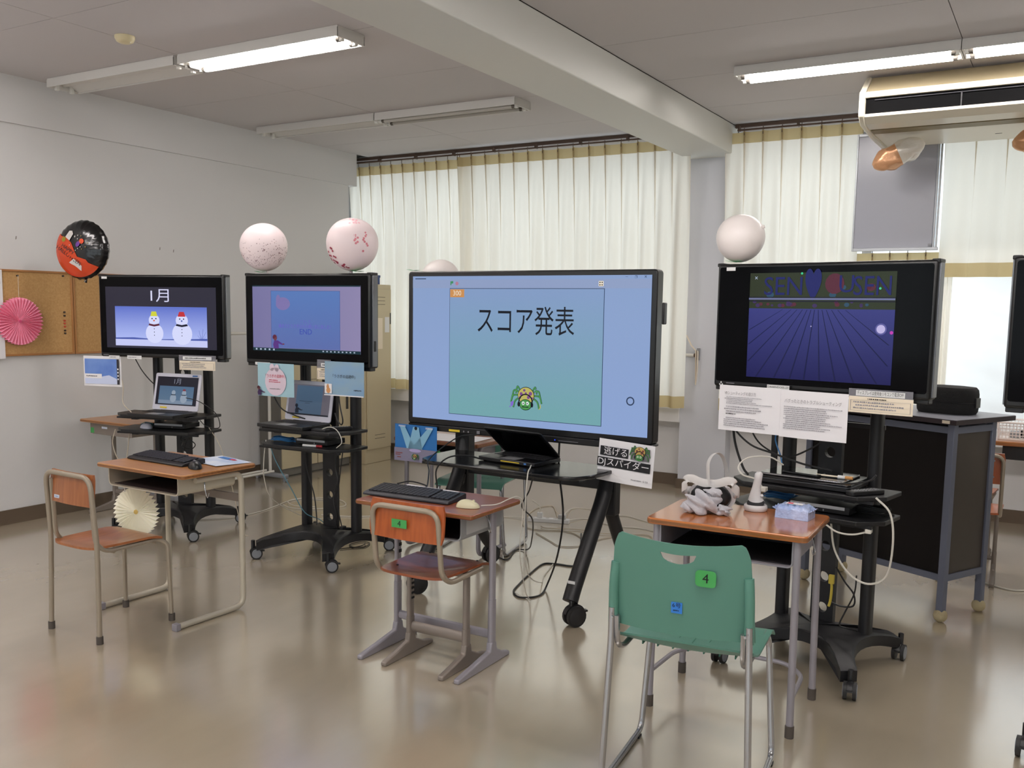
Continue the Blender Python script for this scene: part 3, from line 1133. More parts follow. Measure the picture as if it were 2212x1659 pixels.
text('×', .028, 's_line', tv, (.69 + DX, F3 - .0062, 1.687))
text('❐', .018, 's_line', tv, (.64 + DX, F3 - .0062, 1.687))
text('－', .018, 's_line', tv, (.59 + DX, F3 - .0062, 1.687))
flat(tv, 'title_text', 's_line', -.698 + DX, -.625 + DX, 1.681, 1.686, 2, F3)
ring = MB()
n_ = 28
vv = []
for rr_ in (.022, .0155):
    for yy in (F3 - .0035, F3 - .003):
        vv += [(.627 + DX + rr_ * math.cos(2 * PI * k / n_), yy, 1.08 + rr_ * math.sin(2 * PI * k / n_)) for k in range(n_)]
ff = []
for k in range(n_):
    j = (k + 1) % n_
    ff += [(k, j, 2 * n_ + j, 2 * n_ + k), (n_ + j, n_ + k, 3 * n_ + k, 3 * n_ + j), (j, k, n_ + k, n_ + j), (2 * n_ + k, 2 * n_ + j, 3 * n_ + j, 3 * n_ + k)]
ring._add(vv, ff).build('touch_ring', 's_line', tv)


def spider(parent, cx, cz, k, y, d, g, yl, pu, dk, ey):
    """pupil's drawing of a green spider with headphones"""
    for s in (-1, 1):
        for a, (ax, az, bx, bz) in enumerate(((.05, .035, .085, .075), (.055, .02, .115, .05), (.055, .0, .125, .015), (.05, -.015, .105, -.02))):
            for mat, w, dd in ((dk, .0115, d), (g, .007, d + 1)):
                q = [Vector((cx + s * k * .03, 0, cz + .02 * k)), Vector((cx + s * k * ax, 0, cz + k * (az + .03))), Vector((cx + s * k * bx * .8, 0, cz + k * (bz + .012))), Vector((cx + s * k * bx * .93, 0, cz + k * (bz - .03)))]
                q = catmull(q, 4)
                b = MB()
                for p, r_ in zip(q[:-1], q[1:]):
                    t_ = (r_ - p).normalized()
                    nn = Vector((-t_.z, 0, t_.x)) * w * k * .5
                    e = t_ * w * k * .25
                    b.prism([((p - e - nn).x, (p - e - nn).z), ((r_ + e - nn).x, (r_ + e - nn).z), ((r_ + e + nn).x, (r_ + e + nn).z), ((p - e + nn).x, (p - e + nn).z)], y - dd * .0012 - .0028, y - dd * .0012 - .002, 'y')
                b.build('spider_leg' if mat is g else 'spider_leg_outline', mat, parent)
    patch(parent, 'spider_body_outline', dk, ell(cx, cz + .03 * k, .064 * k, .058 * k), d + 2, y)
    patch(parent, 'spider_body', yl, ell(cx, cz + .03 * k, .060 * k, .054 * k), d + 3, y)
    for u, v, r_ in ((-.035, .04, .012), (.035, .045, .013), (-.012, .065, .009), (.02, .02, .011), (-.045, .015, .009), (.048, .015, .008), (.0, .045, .008)):
        patch(parent, 'spider_spot', pu, ell(cx + u * k, cz + v * k, r_ * k, n=10), d + 4, y)
    patch(parent, 'headphone_band', dk, arc(cx, cz - .012 * k, .055 * k, 0, 180, 12) + arc(cx, cz - .012 * k, .047 * k, 180, 0, 12), d + 5, y)
    patch(parent, 'spider_head_outline', dk, ell(cx, cz - .03 * k, .046 * k, .037 * k), d + 5, y)
    patch(parent, 'spider_head', g, ell(cx, cz - .03 * k, .042 * k, .033 * k), d + 6, y)
    for s in (-1, 1):
        patch(parent, 'headphone_cup', dk, ell(cx + s * .05 * k, cz - .028 * k, .010 * k, .017 * k, 12), d + 7, y)
        patch(parent, 'spider_eye', ey, ell(cx + s * .016 * k, cz - .02 * k, .011 * k, .012 * k, 12), d + 7, y)
        patch(parent, 'spider_pupil', dk, ell(cx + s * .015 * k, cz - .021 * k, .0045 * k, n=8), d + 8, y)
    patch(parent, 'spider_mouth', dk, [(cx - .026 * k, cz - .047 * k), (cx + .026 * k, cz - .047 * k), (cx + .022 * k, cz - .040 * k), (cx, cz - .043 * k), (cx - .022 * k, cz - .040 * k)], d + 7, y)


spider(tv, .034 + DX, 1.048, .80, F3, 4, MATS['s_spider_green'], MATS['s_spider_yellow'], MATS['s_spider_purple'], MATS['s_dark'], MATS['s_eye'])
text('♫', .05, 's_note_violet', tv, (-.055 + DX, F3 - .0085, 1.022))
text('♪', .05, 's_note_violet', tv, (.092 + DX, F3 - .0085, 1.10))
text('♪', .05, 's_spider_yellow', tv, (.118 + DX, F3 - .0085, 1.018))
# lower bar
lb = MB().prism([(-.74 + DX, .872), (-.74 + DX, .86), (-.60 + DX, .838), (.66 + DX, .838), (.755 + DX, .86), (.755 + DX, .872)], DY - .012, DY + .07, 'y').build('lower_bar', 'tv_black', big, bevel=.004)
flat(lb, 'sticker', 'label_yellow', -.455 + DX, -.382 + DX, .845, .857, 1, DY - .012)
for x in (-.355, -.325):
    patch(lb, 'button', 'ink_grey', ell(x + DX, .851, .005, n=10), 1, DY - .012)
flat(lb, 'socket_panel', 'ink_grey', -.27 + DX, -.25 + DX, .845, .862, 1, DY - .012)
text('CleverBoard', .017, 'ink_grey', lb, (.005 + DX, DY - .0165, .855), width=.085)
patch(lb, 'power_light', screen_mat('s_led', '#3050ff', 1.5), ell(.215 + DX, .853, .003, n=8), 1, DY - .012)
flat(lb, 'small_print', 'ink_grey', .235 + DX, .35 + DX, .850, .853, 1, DY - .012)
MB().box(.752, .765, DY + .01, DY + .05, 1.46, 1.565).build('side_handle', 'black_plastic', big, bevel=.005)
for s in (-1, 1):
    x = s * .455
    MB().box(x - .045, x + .045, .05, .12, .47, 1.25).build('upright', 'dark_metal', big, bevel=.006)
    fl_ = fillet([(x, .085, .80), (x, .03, .60), (x, -.30, .17), (x, -.335, .115)], .12, 6)
    MB().tube(fl_, .036, 12, ry=.040, up=(1, 0, 0)).build('front_leg', 'dark_metal', big, smooth=True)
    rl = fillet([(x, .05, .60), (x, .11, .47), (x, .31, .17), (x, .36, .125)], .08, 6)
    MB().tube(rl, .032, 12, ry=.036, up=(1, 0, 0)).build('rear_leg', 'dark_metal', big, smooth=True)
    castor(big, x + s * .02, -.36, .13, .052, R(60), 'castor_tyre', .024)
    castor(big, x + s * .02, .38, .13, .052, R(75), 'castor_tyre', .024)
    flat(big, 'leg_sticker', 'label_white', x - .02, x + .02, .20, .215, 0, -.325) if s > 0 else None
MB().box(-.42, .42, .06, .10, .60, .66).build('crossbar', 'dark_metal', big, bevel=.006)
MB().box(-.42, .42, .045, .065, 1.0, 1.08).box(-.42, .42, .045, .065, 1.4, 1.48).build('mount', 'dark_metal', big)
ty = [(-.49, -.16), (-.46, -.31), (-.38, -.375), (.40, -.385), (.475, -.35), (.52, -.26), (.535, -.12), (.535, .045), (-.49, .045)]
MB().prism(ty, .712, .732, 'z').build('tray', 'tray_gloss', big, bevel=.005)
MB().box(-.47, .47, -.3, .05, .698, .711).build('tray_frame', 'dark_metal', big)

# ================================================================== sheets taped along the lower edges of the displays
p = paper('small poster with a blue sky picture taped below the display with the winter picture', *TV1, (-.588, -.298, .972, 1.172), off=.016)
M('poster_sky', '#4b6fc0', .7, var=(3, '#7fa0da'))
M('poster_dark', '#2a2730', .7)
M('poster_cloud', '#c8d2ee', .7)


def on_sheet(t, name, mat, x0, x1, z0, z1, d=1):
    return MB().box(x0, x1, -.007 - d * .0006, -.0066 - d * .0006, z0, z1).build(name, mat, t)


def on_poly(t, name, mat, poly, d=1):
    return MB().prism(poly, -.007 - d * .0006, -.0066 - d * .0006, 'y').build(name, mat, t)


on_sheet(p, 'print_sky', 'poster_sky', .014, .262, .015, .182)
on_poly(p, 'print_cloud', 'poster_cloud', [(.014, .015), (.262, .015), (.262, .05), (.20, .075), (.12, .06), (.05, .08), (.014, .07)], 2)
on_sheet(p, 'print_strip', 'poster_dark', .262, .279, .015, .182, 2)
on_sheet(p, 'caption_box', 'white_paper', .014, .145, .052, .082, 3)
lines(p, .022, .138, .060, .074, 1, 'ink_black', 21, -.0095, 1.)
for k in range(4):
    on_sheet(p, 'print_mark', 'white_paper', .266, .275, .045 + k * .022, .056 + k * .022, 3)
for lab, T, x0, x1, z0, z1 in (('blank white label strip under the display with the winter picture', TV1, -.245, -.137, 1.160, 1.183),
                               ('white label strip above the blue sky poster', TV1, -.385, -.303, 1.158, 1.18),
                               ('white label strip above the pink and blue rabbit poster', TV2, -.375, -.26, 1.165, 1.182),
                               ('white label strip reading DAISENDO above the printed instructions', TV4, -.198, -.097, 1.199, 1.217)):
    q = paper(lab, *T, (x0, x1, z0, z1), 'label_white', 'label_strip', .021 if T is TV1 else .017, 'label', curl=.0)
    if 'DAISENDO' in lab:
        text('DAISENDO05-23', .012, 'ink_black', q, (.05, -.001, .009), width=.092)
    else:
        lines(q, .006, (x1 - x0) - .006, .004, z1 - z0 - .004, 1, seed=3, y=-.0006)


def sleeve(T, x0, x1, z0, z1, lab, words=None):
    t = paper(lab, *T, (x0, x1, z0, z1), 'clear_sleeve', 'clear_sleeve', .018, 'sleeve', curl=0)
    on_sheet(t, 'insert', 'label_white', .03, x1 - x0 - .03, .008, .03, -8)
    if words:
        text(words, .018, 'ink_black', t, ((x1 - x0) / 2, -.0026, .019), width=x1 - x0 - .07)
    else:
        lines(t, .04, x1 - x0 - .04, .012, .026, 1, 'ink_black', 5, -.0026)
    return t


def notice(T, x0, x1, z0, z1, lab):
    t = paper(lab, *T, (x0, x1, z0, z1), 'cream_paper', 'paper_notice', .020, 'notice', curl=.002)
    w, h = x1 - x0, z1 - z0
    lines(t, w * .3, w * .6, h * .8, h * .95, 1, 'ink_black', 2)
    lines(t, .02, w - .02, h * .2, h * .75, 3, seed=9)
    for a in ((.008, w - .008, h * .12, h * .13), (.008, w - .008, h * .77, h * .78), (.008, .0095, h * .12, h * .78), (w - .0095, w - .008, h * .12, h * .78)):
        MB().box(a[0], a[1], -.0038, -.0034, a[2], a[3]).build('border', 'ink_grey', t)
    return t


sleeve(TV1, .14, .41, 1.158, 1.196, 'clear plastic sleeve with a printed strip under the winter picture display')
notice(TV1, .144, .406, 1.100, 1.16, 'cream notice with small print hanging under the winter picture display')
sleeve(TV4, .158, .41, 1.19, 1.226, 'clear sleeve with a remote control reminder under the blue road display', 'ディスプレイは使用後リモコンで電源OFF')
notice(TV4, .161, .413, 1.13, 1.195, 'cream notice with small print under the blue road display')
sleeve(TV2, .10, .20, 1.165, 1.215, 'clear plastic sleeve half hidden behind the rabbit poster')
notice(TV2, .10, .20, 1.10, 1.165, 'cream notice half hidden behind the pale blue rabbit poster')

M('poster_pale_blue', '#9fc3cf', .75)
M('poster_pink', '#d9c8d6', .75)
M('poster_blue_grad', '#8ea9b8', .75, var=(4, '#7fa3c8', (1, 1, 2)))
M('poster_rabbit', '#d49a66', .75)
M('pr_brown', '#5a2c34', .8)
M('pr_purple', '#3a2450', .8)
M('pr_maroon', '#4a1c28', .8)
p = paper('pale blue poster with a pink rabbit shape and red title taped below the END display', *TV2, (-.352, -.071, .98, 1.179), 'poster_pale_blue', off=.022)
on_poly(p, 'rabbit_shape', 'poster_pink', [(.145 + a, .09 + c) for a, c in arc(0, 0, .082, 0, 345, 22, .085)], 1)
on_poly(p, 'rabbit_ear', 'poster_pink', ell(.118, .175, .018, .022), 1)
on_poly(p, 'rabbit_ear', 'poster_pink', ell(.155, .172, .018, .022), 1)
text('「うさぎの追跡中」', .022, 'ink_red', p, (.145, -.0095, .122), width=.15)
lines(p, .095, .195, .082, .104, 2, 'ink_red', 4, -.0085)
lines(p, .10, .19, .04, .052, 1, 'ink_grey', 6, -.0085)
presenter(p, .022, .004, .42, -.0062, 1, 'pr_')
p = paper('pale blue poster with an orange rabbit and black title taped below the END display', *TV2, (.162, .442, 1.01, 1.208), 'poster_blue_grad', off=.026)
text('「うさぎの追跡中」', .022, 'ink_black', p, (.145, -.0095, .113), width=.16)
on_sheet(p, 'rabbit_frame', 'white_paper', .004, .056, .012, .068, 1)
on_poly(p, 'rabbit_figure', 'poster_rabbit', ell(.031, .03, .015, .017), 2)
on_poly(p, 'rabbit_figure', 'poster_rabbit', ell(.027, .05, .010, .011), 2)
on_poly(p, 'rabbit_figure', 'poster_rabbit', ell(.024, .061, .003, .007, 8), 2)
on_poly(p, 'rabbit_figure', 'poster_rabbit', ell(.031, .061, .003, .007, 8), 2)
lines(p, .215, .27, .030, .044, 1, 'ink_black', 22, -.0088, 1.)
on_sheet(p, 'white_margin', 'white_paper', 0, .28, 0, .006, 1)

# big display posters
M('poster_stage_blue', '#1d66a8', .7)
M('poster_beam', '#7fb0cc', .7)
M('poster_floor', '#77748a', .7)
M('poster_light', '#a79cc8', .7)
M('pr_dark', '#15151a', .8)
M('pr_green', '#4c8a4a', .8)
M('pr_yellow', '#c0a45c', .8)
M('pr_spot', '#7a3f3a', .8)
M('pr_eye', '#d8e0c8', .8)
p = paper('blue poster with three stage spotlight beams taped to the big touch display', *TV3, (-.826, -.53, .652, .862), 'poster_stage_blue', off=.024)
on_sheet(p, 'print_floor', 'poster_floor', 0, .296, .0, .075, 1)
for a, b_, c_, d_ in ((.04, .075, .155, .09), (.135, .175, .20, .10), (.24, .275, .195, .12)):
    on_poly(p, 'print_beam', 'poster_beam', [(d_, .075), (c_, .075), (b_, .2), (a, .2)], 2)
on_poly(p, 'print_pool', 'poster_light', ell(.15, .065, .042, .010), 3)
cg = MB()
for k in range(10):
    cg.box(.035 + k * .005, .037 + k * .005, -.0103, -.01, .197, .206)
    cg.box(.225 + k * .005, .227 + k * .005, -.0103, -.01, .193, .204)
o_ = cg.build('print_lamp_rig', 'white_paper', p)
o_['kind'] = 'stuff'
on_poly(p, 'print_mirror_ball', 'pr_dark', ell(.155, .193, .010), 4)
spider(p, .155, .027, .22, -.0062, 4, MATS['pr_green'], MATS['pr_yellow'], MATS['pr_spot'], MATS['pr_dark'], MATS['pr_eye'])
for x0, x1, z in ((.01, .06, .042), (.01, .045, .032), (.022, .05, .018), (.24, .265, .03)):
    on_sheet(p, 'print_sticker', 'pr_spot', x0, x1, z, z + .005, 3)
p = paper('white spider poster with lettering on black bars taped to the big touch display', *TV3, (.468, .768, .680, .890), off=.034)
p.rotation_euler = (0, R(3.5), R(-.6))
on_sheet(p, 'title_bar', 'pr_dark', .012, .165, .128, .175, 1)
on_sheet(p, 'title_bar', 'pr_dark', .0, .286, .072, .119, 1)
on_sheet(p, 'picture_ground', 'ink_grey', .178, .278, .128, .19, 1)
text('逃げる', .044, 'white_paper', p, (.098, -.0095, .151), width=.125)
text('DJスパイダー', .044, 'white_paper', p, (.143, -.0095, .096), width=.272)
spider(p, .228, .158, .46, -.0062, 2, MATS['pr_green'], MATS['pr_yellow'], MATS['pr_spot'], MATS['pr_dark'], MATS['pr_eye'])
lines(p, .19, .248, .023, .033, 1, 'ink_grey', 23, -.0088, 1.)
text('5/30', .014, 'ink_grey', p, (.267, -.0095, .028), width=.026)

# printed instructions below display 4
p = paper('white printed page on how to play the shooting game taped below the blue road display', *TV4, (-.420, -.131, 1.003, 1.203), off=.022)
text('VRシューティングの遊び方', .017, 'ink_grey', p, (.105, -.0095, .166), width=.15)
lines(p, .03, .262, .118, .153, 5, seed=11, y=-.0085)
lines(p, .03, .245, .081, .112, 3, seed=12, y=-.0085)
lines(p, .035, .12, .070, .080, 1, 'ink_black', 14, -.0085)
lines(p, .03, .255, .018, .062, 5, seed=13, y=-.0085)
p = paper('white printed page on troubleshooting taped below the blue road display', *TV4, (-.130, .161, 1.0, 1.2), off=.0235)
text('バグったときのトラブルシューティング', .018, 'ink_grey', p, (.145, -.0095, .155), width=.245)
lines(p, .02, .275, .035, .135, 12, seed=15, y=-.0085)

# ================================================================== school desks and chairs
def wood(name, a, b_, rough=.35, coat=.3, scale=9, st=(1, 9, 9)):
    return M(name, a, rough, var=(scale, b_, st), coat=coat)


wood('desk_wood_tan', '#b8834e', '#ab7442')
wood('desk_wood_red', '#8a4b30', '#7f4229')
wood('desk_wood_orange', '#b9713c', '#b06836', .14, .6)
wood('edge_wood', '#8a5a30', '#7a4c26')
wood('chair_wood_tan', '#a8683c', '#935530', .35, .3, 7, (9, 1, 1))
wood('chair_wood_orange', '#b05a26', '#9c4a1c', .35, .3, 7, (9, 1, 1))
wood('seat_wood_dark', '#8e4826', '#80401f', .3, .4, 7, (1, 6, 1))
M('frame_beige', '#a19584', .4, .35)
M('frame_cream', '#c3bba9', .4, .25)
M('frame_grey', '#97939a', .42, .3)
M('frame_brown_grey', '#877d75', .45, .3)
M('chrome', '#b5b5b8', .22, .9)
M('rubber_foot', '#4d4640', .7)
M('tray_grey', '#9b9da0', .45, .2)
M('tray_dark', '#2a2022', .6)
M('tray_black', '#141318', .6)
M('green_plastic', '#568778', .42)
M('green_seat_dark', '#2e6a58', .45)
M('sticker_blue', '#2f7bd0', .5)
M('sticker_pale', '#cfd6e6', .6)


def desk_top(t, w, d, z, mat, edge, th=.02, r=.022):
    MB().prism(rrect(w, d, r, 4), z - th, z, 'z').build('table_top', mat, t, bevel=.004, seg=2)
    e = MB()
    n = rrect(w + .0025, d + .0025, r, 4)
    e.prism(n, z - th * .72, z - th * .28, 'z').build('edge_band', edge, t)


def tray(t, w, d, h, z, y0, outer, inner, r=.025):
    """open-fronted book tray with rounded lower corners, opening towards -y"""
    o = [(-w / 2, z)] + [(-w / 2 + r + r * math.cos(R(a)), z - h + r + r * math.sin(R(a))) for a in range(180, 271, 30)] + [(w / 2 - r + r * math.cos(R(a)), z - h + r + r * math.sin(R(a))) for a in range(270, 361, 30)] + [(w / 2, z)]
    g = .006
    i = [(-w / 2 + g, z)] + [(-w / 2 + r + (r - g) * math.cos(R(a)), z - h + r + (r - g) * math.sin(R(a))) for a in range(180, 271, 30)] + [(w / 2 - r + (r - g) * math.cos(R(a)), z - h + r + (r - g) * math.sin(R(a))) for a in range(270, 361, 30)] + [(w / 2 - g, z)]
    n = len(o)
    b = MB()
    y1 = y0 + d
    v = [(x, y0, zz) for x, zz in o] + [(x, y1, zz) for x, zz in o] + [(x, y0, zz) for x, zz in i] + [(x, y1 - g, zz) for x, zz in i]
    f = []
    for k in range(n - 1):
        f += [(k, k + 1, n + k + 1, n + k), (2 * n + k + 1, 2 * n + k, 3 * n + k, 3 * n + k + 1), (k + 1, k, 2 * n + k, 2 * n + k + 1)]
    f += [tuple(n + k for k in range(n)), tuple(3 * n + k for k in range(n - 1, -1, -1))]
    b._add(v, f).build('book_tray', outer, t, smooth=True)
    if inner:  # dark sheets over the tray's floor and back
        MB().box(-w / 2 + .012, w / 2 - .012, y0 + .02, y1 - .012, z - h + .007, z - h + .009).box(-w / 2 + .02, w / 2 - .02, y1 - .013, y1 - .009, z - h + .008, z - .003).build('tray_inner_sheet', inner, t)


# ---- desk of the winter picture display: bent tube frame
d1 = thing('school_desk', 'tan wooden school desk with a cream bent-tube frame in front of the winter picture display', 'desk', (-3.765, 3.085, 0), R(-1), 'school desks')
desk_top(d1, .65, .45, .737, 'desk_wood_tan', 'edge_wood')
tray(d1, .52, .34, .088, .715, -.20, 'frame_cream', 'tray_dark')
for s in (-1, 1):
    x = s * .282
    MB().tube(fillet([(x, -.12, .695), (x, .16, .695), (x, .16, .016), (x, -.245, .016)], .055, 5), .0145, 10).build('leg', 'frame_cream', d1, smooth=True)
    MB().box(x - .017, x + .017, -.262, -.235, 0, .034).build('foot_cap', 'frame_grey', d1, bevel=.003)
MB().box(-.28, .28, .155, .168, .545, .585).build('back_rail', 'frame_brown_grey', d1, bevel=.003)
MB().tube(catmull([(.262, -.05, .675), (.272, -.055, .64), (.276, -.05, .612), (.272, -.04, .60), (.27, -.03, .62)], 5), .0025, 6).build('bag_hook', 'chrome', d1, smooth=True)
MB().cyl((-.165, -.18, .627), (-.165, -.18, .60), .003, n=6).build('string_pin', 'white_enamel', d1)

# ---- chair 1: tube frame, two inner stays
ch1 = thing('school_chair', 'tan plywood school chair with a worn beige tube frame at the winter picture desk', 'chair', (-3.81, 2.725, 0), R(-1.5), 'wooden school chairs')
MB().tube(fillet([(-.185, -.19, .02), (-.175, -.18, .45), (-.168, -.20, .755), (.168, -.20, .755), (.175, -.18, .45), (.185, -.19, .02)], .06, 5), .0115, 10).build('back_frame', 'frame_beige', ch1, smooth=True)
for s in (-1, 1):
    MB().tube(fillet([(s * .148, -.185, .72), (s * .15, -.172, .45), (s * .15, -.12, .405), (s * .15, .16, .408), (s * .168, .195, .38), (s * .178, .20, .02)], .04, 4), .0105, 8).build('side_frame', 'frame_beige', ch1, smooth=True)
    for x, y in ((s * .185, -.19), (s * .178, .20)):
        MB().cyl((x, y, 0), (x, y, .035), .0155, n=12).build('foot_cap', 'rubber_foot', ch1, smooth=True)
MB().tube([(-.15, .14, .395), (.15, .14, .395)], .008, 8).build('front_bar', 'frame_beige', ch1, smooth=True)
MB().tube([(-.15, -.08, .395), (.15, -.08, .395)], .008, 8).build('rear_bar', 'frame_beige', ch1, smooth=True)


def seat_fn(w, d, z, dip=.012, y0=0.):
    def fn(u, v):
        x = w * (u - .5) * (1 - .10 * (1 - v) ** 2)
        ed = 1 - (abs(2 * u - 1)) ** 4
        y = y0 + d * (v - .5) - (.03 * ed if v < .01 else .03 * ed * (1 - v))
        zz = z - dip * math.sin(PI * u) * math.sin(PI * min(1, v * 1.15)) - .012 * max(0, v - .85) / .15
        return (x, y, zz), (0, -.02, 1)
    return fn


def back_fn(w, h, z, y0, bow=.02):
    def fn(u, v):
        ex = .92 + .08 * min(1, 1.0) - .05 * (2 * v - 1) ** 4
        return (w * (u - .5) * ex, y0 - bow * math.sin(PI * u) + .012 * (v - .5), z + h * (v - .5)), (0, -1, 0)
    return fn


MB().slab(seat_fn(.34, .34, .428, .012, -.005), .011, 10, 10).build('seat', 'chair_wood_tan', ch1, smooth=True)
bk = MB().slab(back_fn(.325, .145, .690, -.176, .012), .01, 10, 6).build('backrest', 'chair_wood_tan', ch1, smooth=True)
MB().box(-.115, -.075, -.194, -.192, .635, .65).build('sticker', 'sticker_pale', ch1)
lines(ch1, -.108, -.082, .639, .646, 1, 'ink_blue', 24, -.1945, 1.)

# cream paper fan hanging below desk 1
M('fan_cream', '#fffcee', .7)
M('fan_cream_core', '#d8b868', .75)
M('fan_pink', '#f8a0bc', .75)
M('fan_pink_core', '#c84672', .75)
M('string_white', '#d8d4cc', .8)


def paper_fan(label, loc, rot, r, mat, core, string, n=34, group=None):
    t = thing('paper_fan', label, 'paper fan', loc, 0, group)
    t.rotation_euler = rot
    b = MB()
    v, f = [(0, -.006, 0), (0, .006, 0)], []
    m = n * 2
    for k in range(m):
        a = 2 * PI * k / m
        up = 1 if k % 2 else -1
        for q, (rr, hh) in enumerate(((.12, .003), (.55, .011), (.93, .017), (1.0 if up > 0 else .97, .019))):
            v.append((r * rr * math.sin(a), up * hh * r / .09 * .55, r * rr * math.cos(a)))
    for k in range(m):
        j = (k + 1) % m
        f.append((0, 2 + j * 4, 2 + k * 4))
        for q in range(3):
            f.append((2 + k * 4 + q, 2 + j * 4 + q, 2 + j * 4 + q + 1, 2 + k * 4 + q + 1))
    b._add(v, f)
    b.build('pleated_disc', mat, t)
    MB().lathe([(0, 0), (.012, .001), (.012, .004), (0, .006)], 12, rot=Matrix.Rotation(R(90), 3, 'X')).build('centre', core, t)
    if string:
        MB().cyl((0, 0, r * .97), (0, 0, r + string), .0012, n=5).build('string', 'string_white', t)
    return t


paper_fan('cream pleated paper fan hanging under the tan desk', (-4.0, 3.02, .470), (0, 0, R(18)), .127, 'fan_cream', 'fan_cream_core', .012)

# ---- desk of the big touch display: single column each side
d2 = thing('school_desk', 'reddish brown school desk with grey single-column legs in front of the big touch display', 'desk', (-2.285, 3.245, 0), R(.4), 'school desks')
desk_top(d2, .60, .40, .700, 'desk_wood_red', 'edge_wood', .02, .016)
tray(d2, .46, .33, .105, .679, -.165, 'tray_grey', 'tray_black', .03)
M('print_sheet', '#b9b8b6', .8)
MB().box(.2305, .2315, -.13, .04, .60, .672).build('pasted_sheet', 'print_sheet', d2)



def column_leg(t, x, y, z0, z1, mat, foot_f, foot_b, w=.026, dpt=.042):
    MB().prism([(x + a, y + c) for a, c in rrect(w, dpt, .0125, 4)], .05, z0 + (z1 - z0) * .42, 'z').build('leg', mat, t, smooth=True)
    MB().prism([(x + a, y + c) for a, c in rrect(w * .86, dpt * .86, .0105, 4)], z0 + (z1 - z0) * .40, z1, 'z').build('inner_leg', mat, t, smooth=True)
    prof = [(-foot_f, .0), (foot_b, .0), (foot_b, .018), (foot_b * .55, .034), (.028, .062), (.021, .10), (-.021, .10), (-.028, .062), (-foot_f * .55, .040), (-foot_f, .020)]
    MB().prism([(y + a, zz) for a, zz in prof], x - .0135, x + .0135, 'x').build('foot', mat, t, bevel=.006, seg=2)


for s in (-1, 1):
    column_leg(d2, s * .252, .045, .0, .68, 'frame_grey', .275, .135)
sl = MB()
for k in range(7):
    sl.box(-.2385, -.2375, .035, .055, .42 + k * .03, .435 + k * .03)
o_ = sl.build('height_holes', 'black_matte', d2)
o_['kind'] = 'stuff'
MB().tube([(-.25, .045, .13), (.25, .045, .13)], .012, 8, ry=.02, up=(0, 0, 1)).build('crossbar', 'frame_grey', d2, smooth=True)
MB().tube(catmull([(.237, .0, .67), (.262, .0, .63), (.268, .0, .60), (.262, .01, .585), (.25, .02, .60)], 5), .0025, 6).build('bag_hook', 'chrome', d2, smooth=True)

# ---- chair 2: column legs, U-shaped back frame
ch2 = thing('school_chair', 'orange plywood school chair with a green number 4 tape pushed under the reddish desk', 'chair', (-2.255, 3.175, 0), R(.5), 'wooden school chairs')
MB().tube(fillet([(-.165, .12, .412), (-.165, -.12, .405), (-.165, -.185, .45), (-.165, -.215, .715), (.165, -.215, .715), (.165, -.185, .45), (.165, -.12, .405), (.165, .12, .412)], .055, 5), .0115, 10).build('back_frame', 'frame_beige', ch2, smooth=True)
MB().slab(seat_fn(.345, .34, .432, .016, .0), .011, 12, 12).build('seat', 'seat_wood_dark', ch2, smooth=True)
bb = MB().slab(back_fn(.372, .155, .660, -.196, .012), .01, 12, 6).build('backrest', 'chair_wood_orange', ch2, smooth=True)
MB().box(-.055, .02, -.226, -.2245, .633, .668).build('number_tape', 'green_tape', ch2)
text('4', .034, 'ink_black', ch2, (-.016, -.227, .650))
for x, y in ((-.12, .14), (.13, .14), (-.12, -.1), (.12, -.1)):
    MB().cyl((x, y, .4335), (x, y, .4365), .005, n=8).build('screw', 'black_matte', ch2)
for s in (-1, 1):
    column_leg(ch2, s * .147, .03, 0, .40, 'frame_brown_grey', .195, .16, .026, .044)
sl = MB()
for k in range(6):
    sl.box(-.1335, -.1325, .02, .04, .25 + k * .022, .26 + k * .022)
o_ = sl.build('height_holes', 'black_matte', ch2)
o_['kind'] = 'stuff'
MB().tube([(-.147, .03, .125), (.147, .03, .125)], .012, 8, ry=.024, up=(0, 0, 1)).build('crossbar', 'frame_brown_grey', ch2, smooth=True)
MB().box(-.15, .15, .01, .05, .392, .412).build('seat_support', 'frame_brown_grey', ch2, bevel=.003)

# ---- desk with the headset: four straight legs
d3 = thing('school_desk', 'glossy orange-brown school desk with four grey tube legs holding the headset', 'desk', (-1.028, 3.462, 0), R(1.5), 'school desks')
desk_top(d3, .60, .42, .745, 'desk_wood_orange', 'edge_wood', .024, .025)
tray(d3, .50, .34, .10, .720, -.19, 'frame_grey', 'tray_black', .02)
for sx in (-1, 1):
    for sy in (-1, 1):
        x, y = sx * .262, sy * .185
        MB().tube([(x, y, .72), (x + sx * .006, y + sy * .01, .02)], .0135, 10).build('leg', 'frame_grey', d3, smooth=True)
        MB().cyl((x + sx * .006, y + sy * .01, 0), (x + sx * .006, y + sy * .01, .045), .0165, n=12).build('foot_cap', 'rubber_foot', d3, smooth=True)
MB().tube(fillet([(-.266, -.18, .14), (-.255, .06, .14), (-.17, .16, .14), (.17, .16, .14), (.255, .06, .14), (.266, -.18, .14)], .05, 4), .009, 8).build('stretcher', 'frame_grey', d3, smooth=True)
MB().tube(catmull([(.262, .06, .69), (.272, .06, .65), (.278, .06, .63), (.27, .07, .615), (.262, .08, .63)], 5), .0025, 6).build('bag_hook', 'chrome', d3, smooth=True)


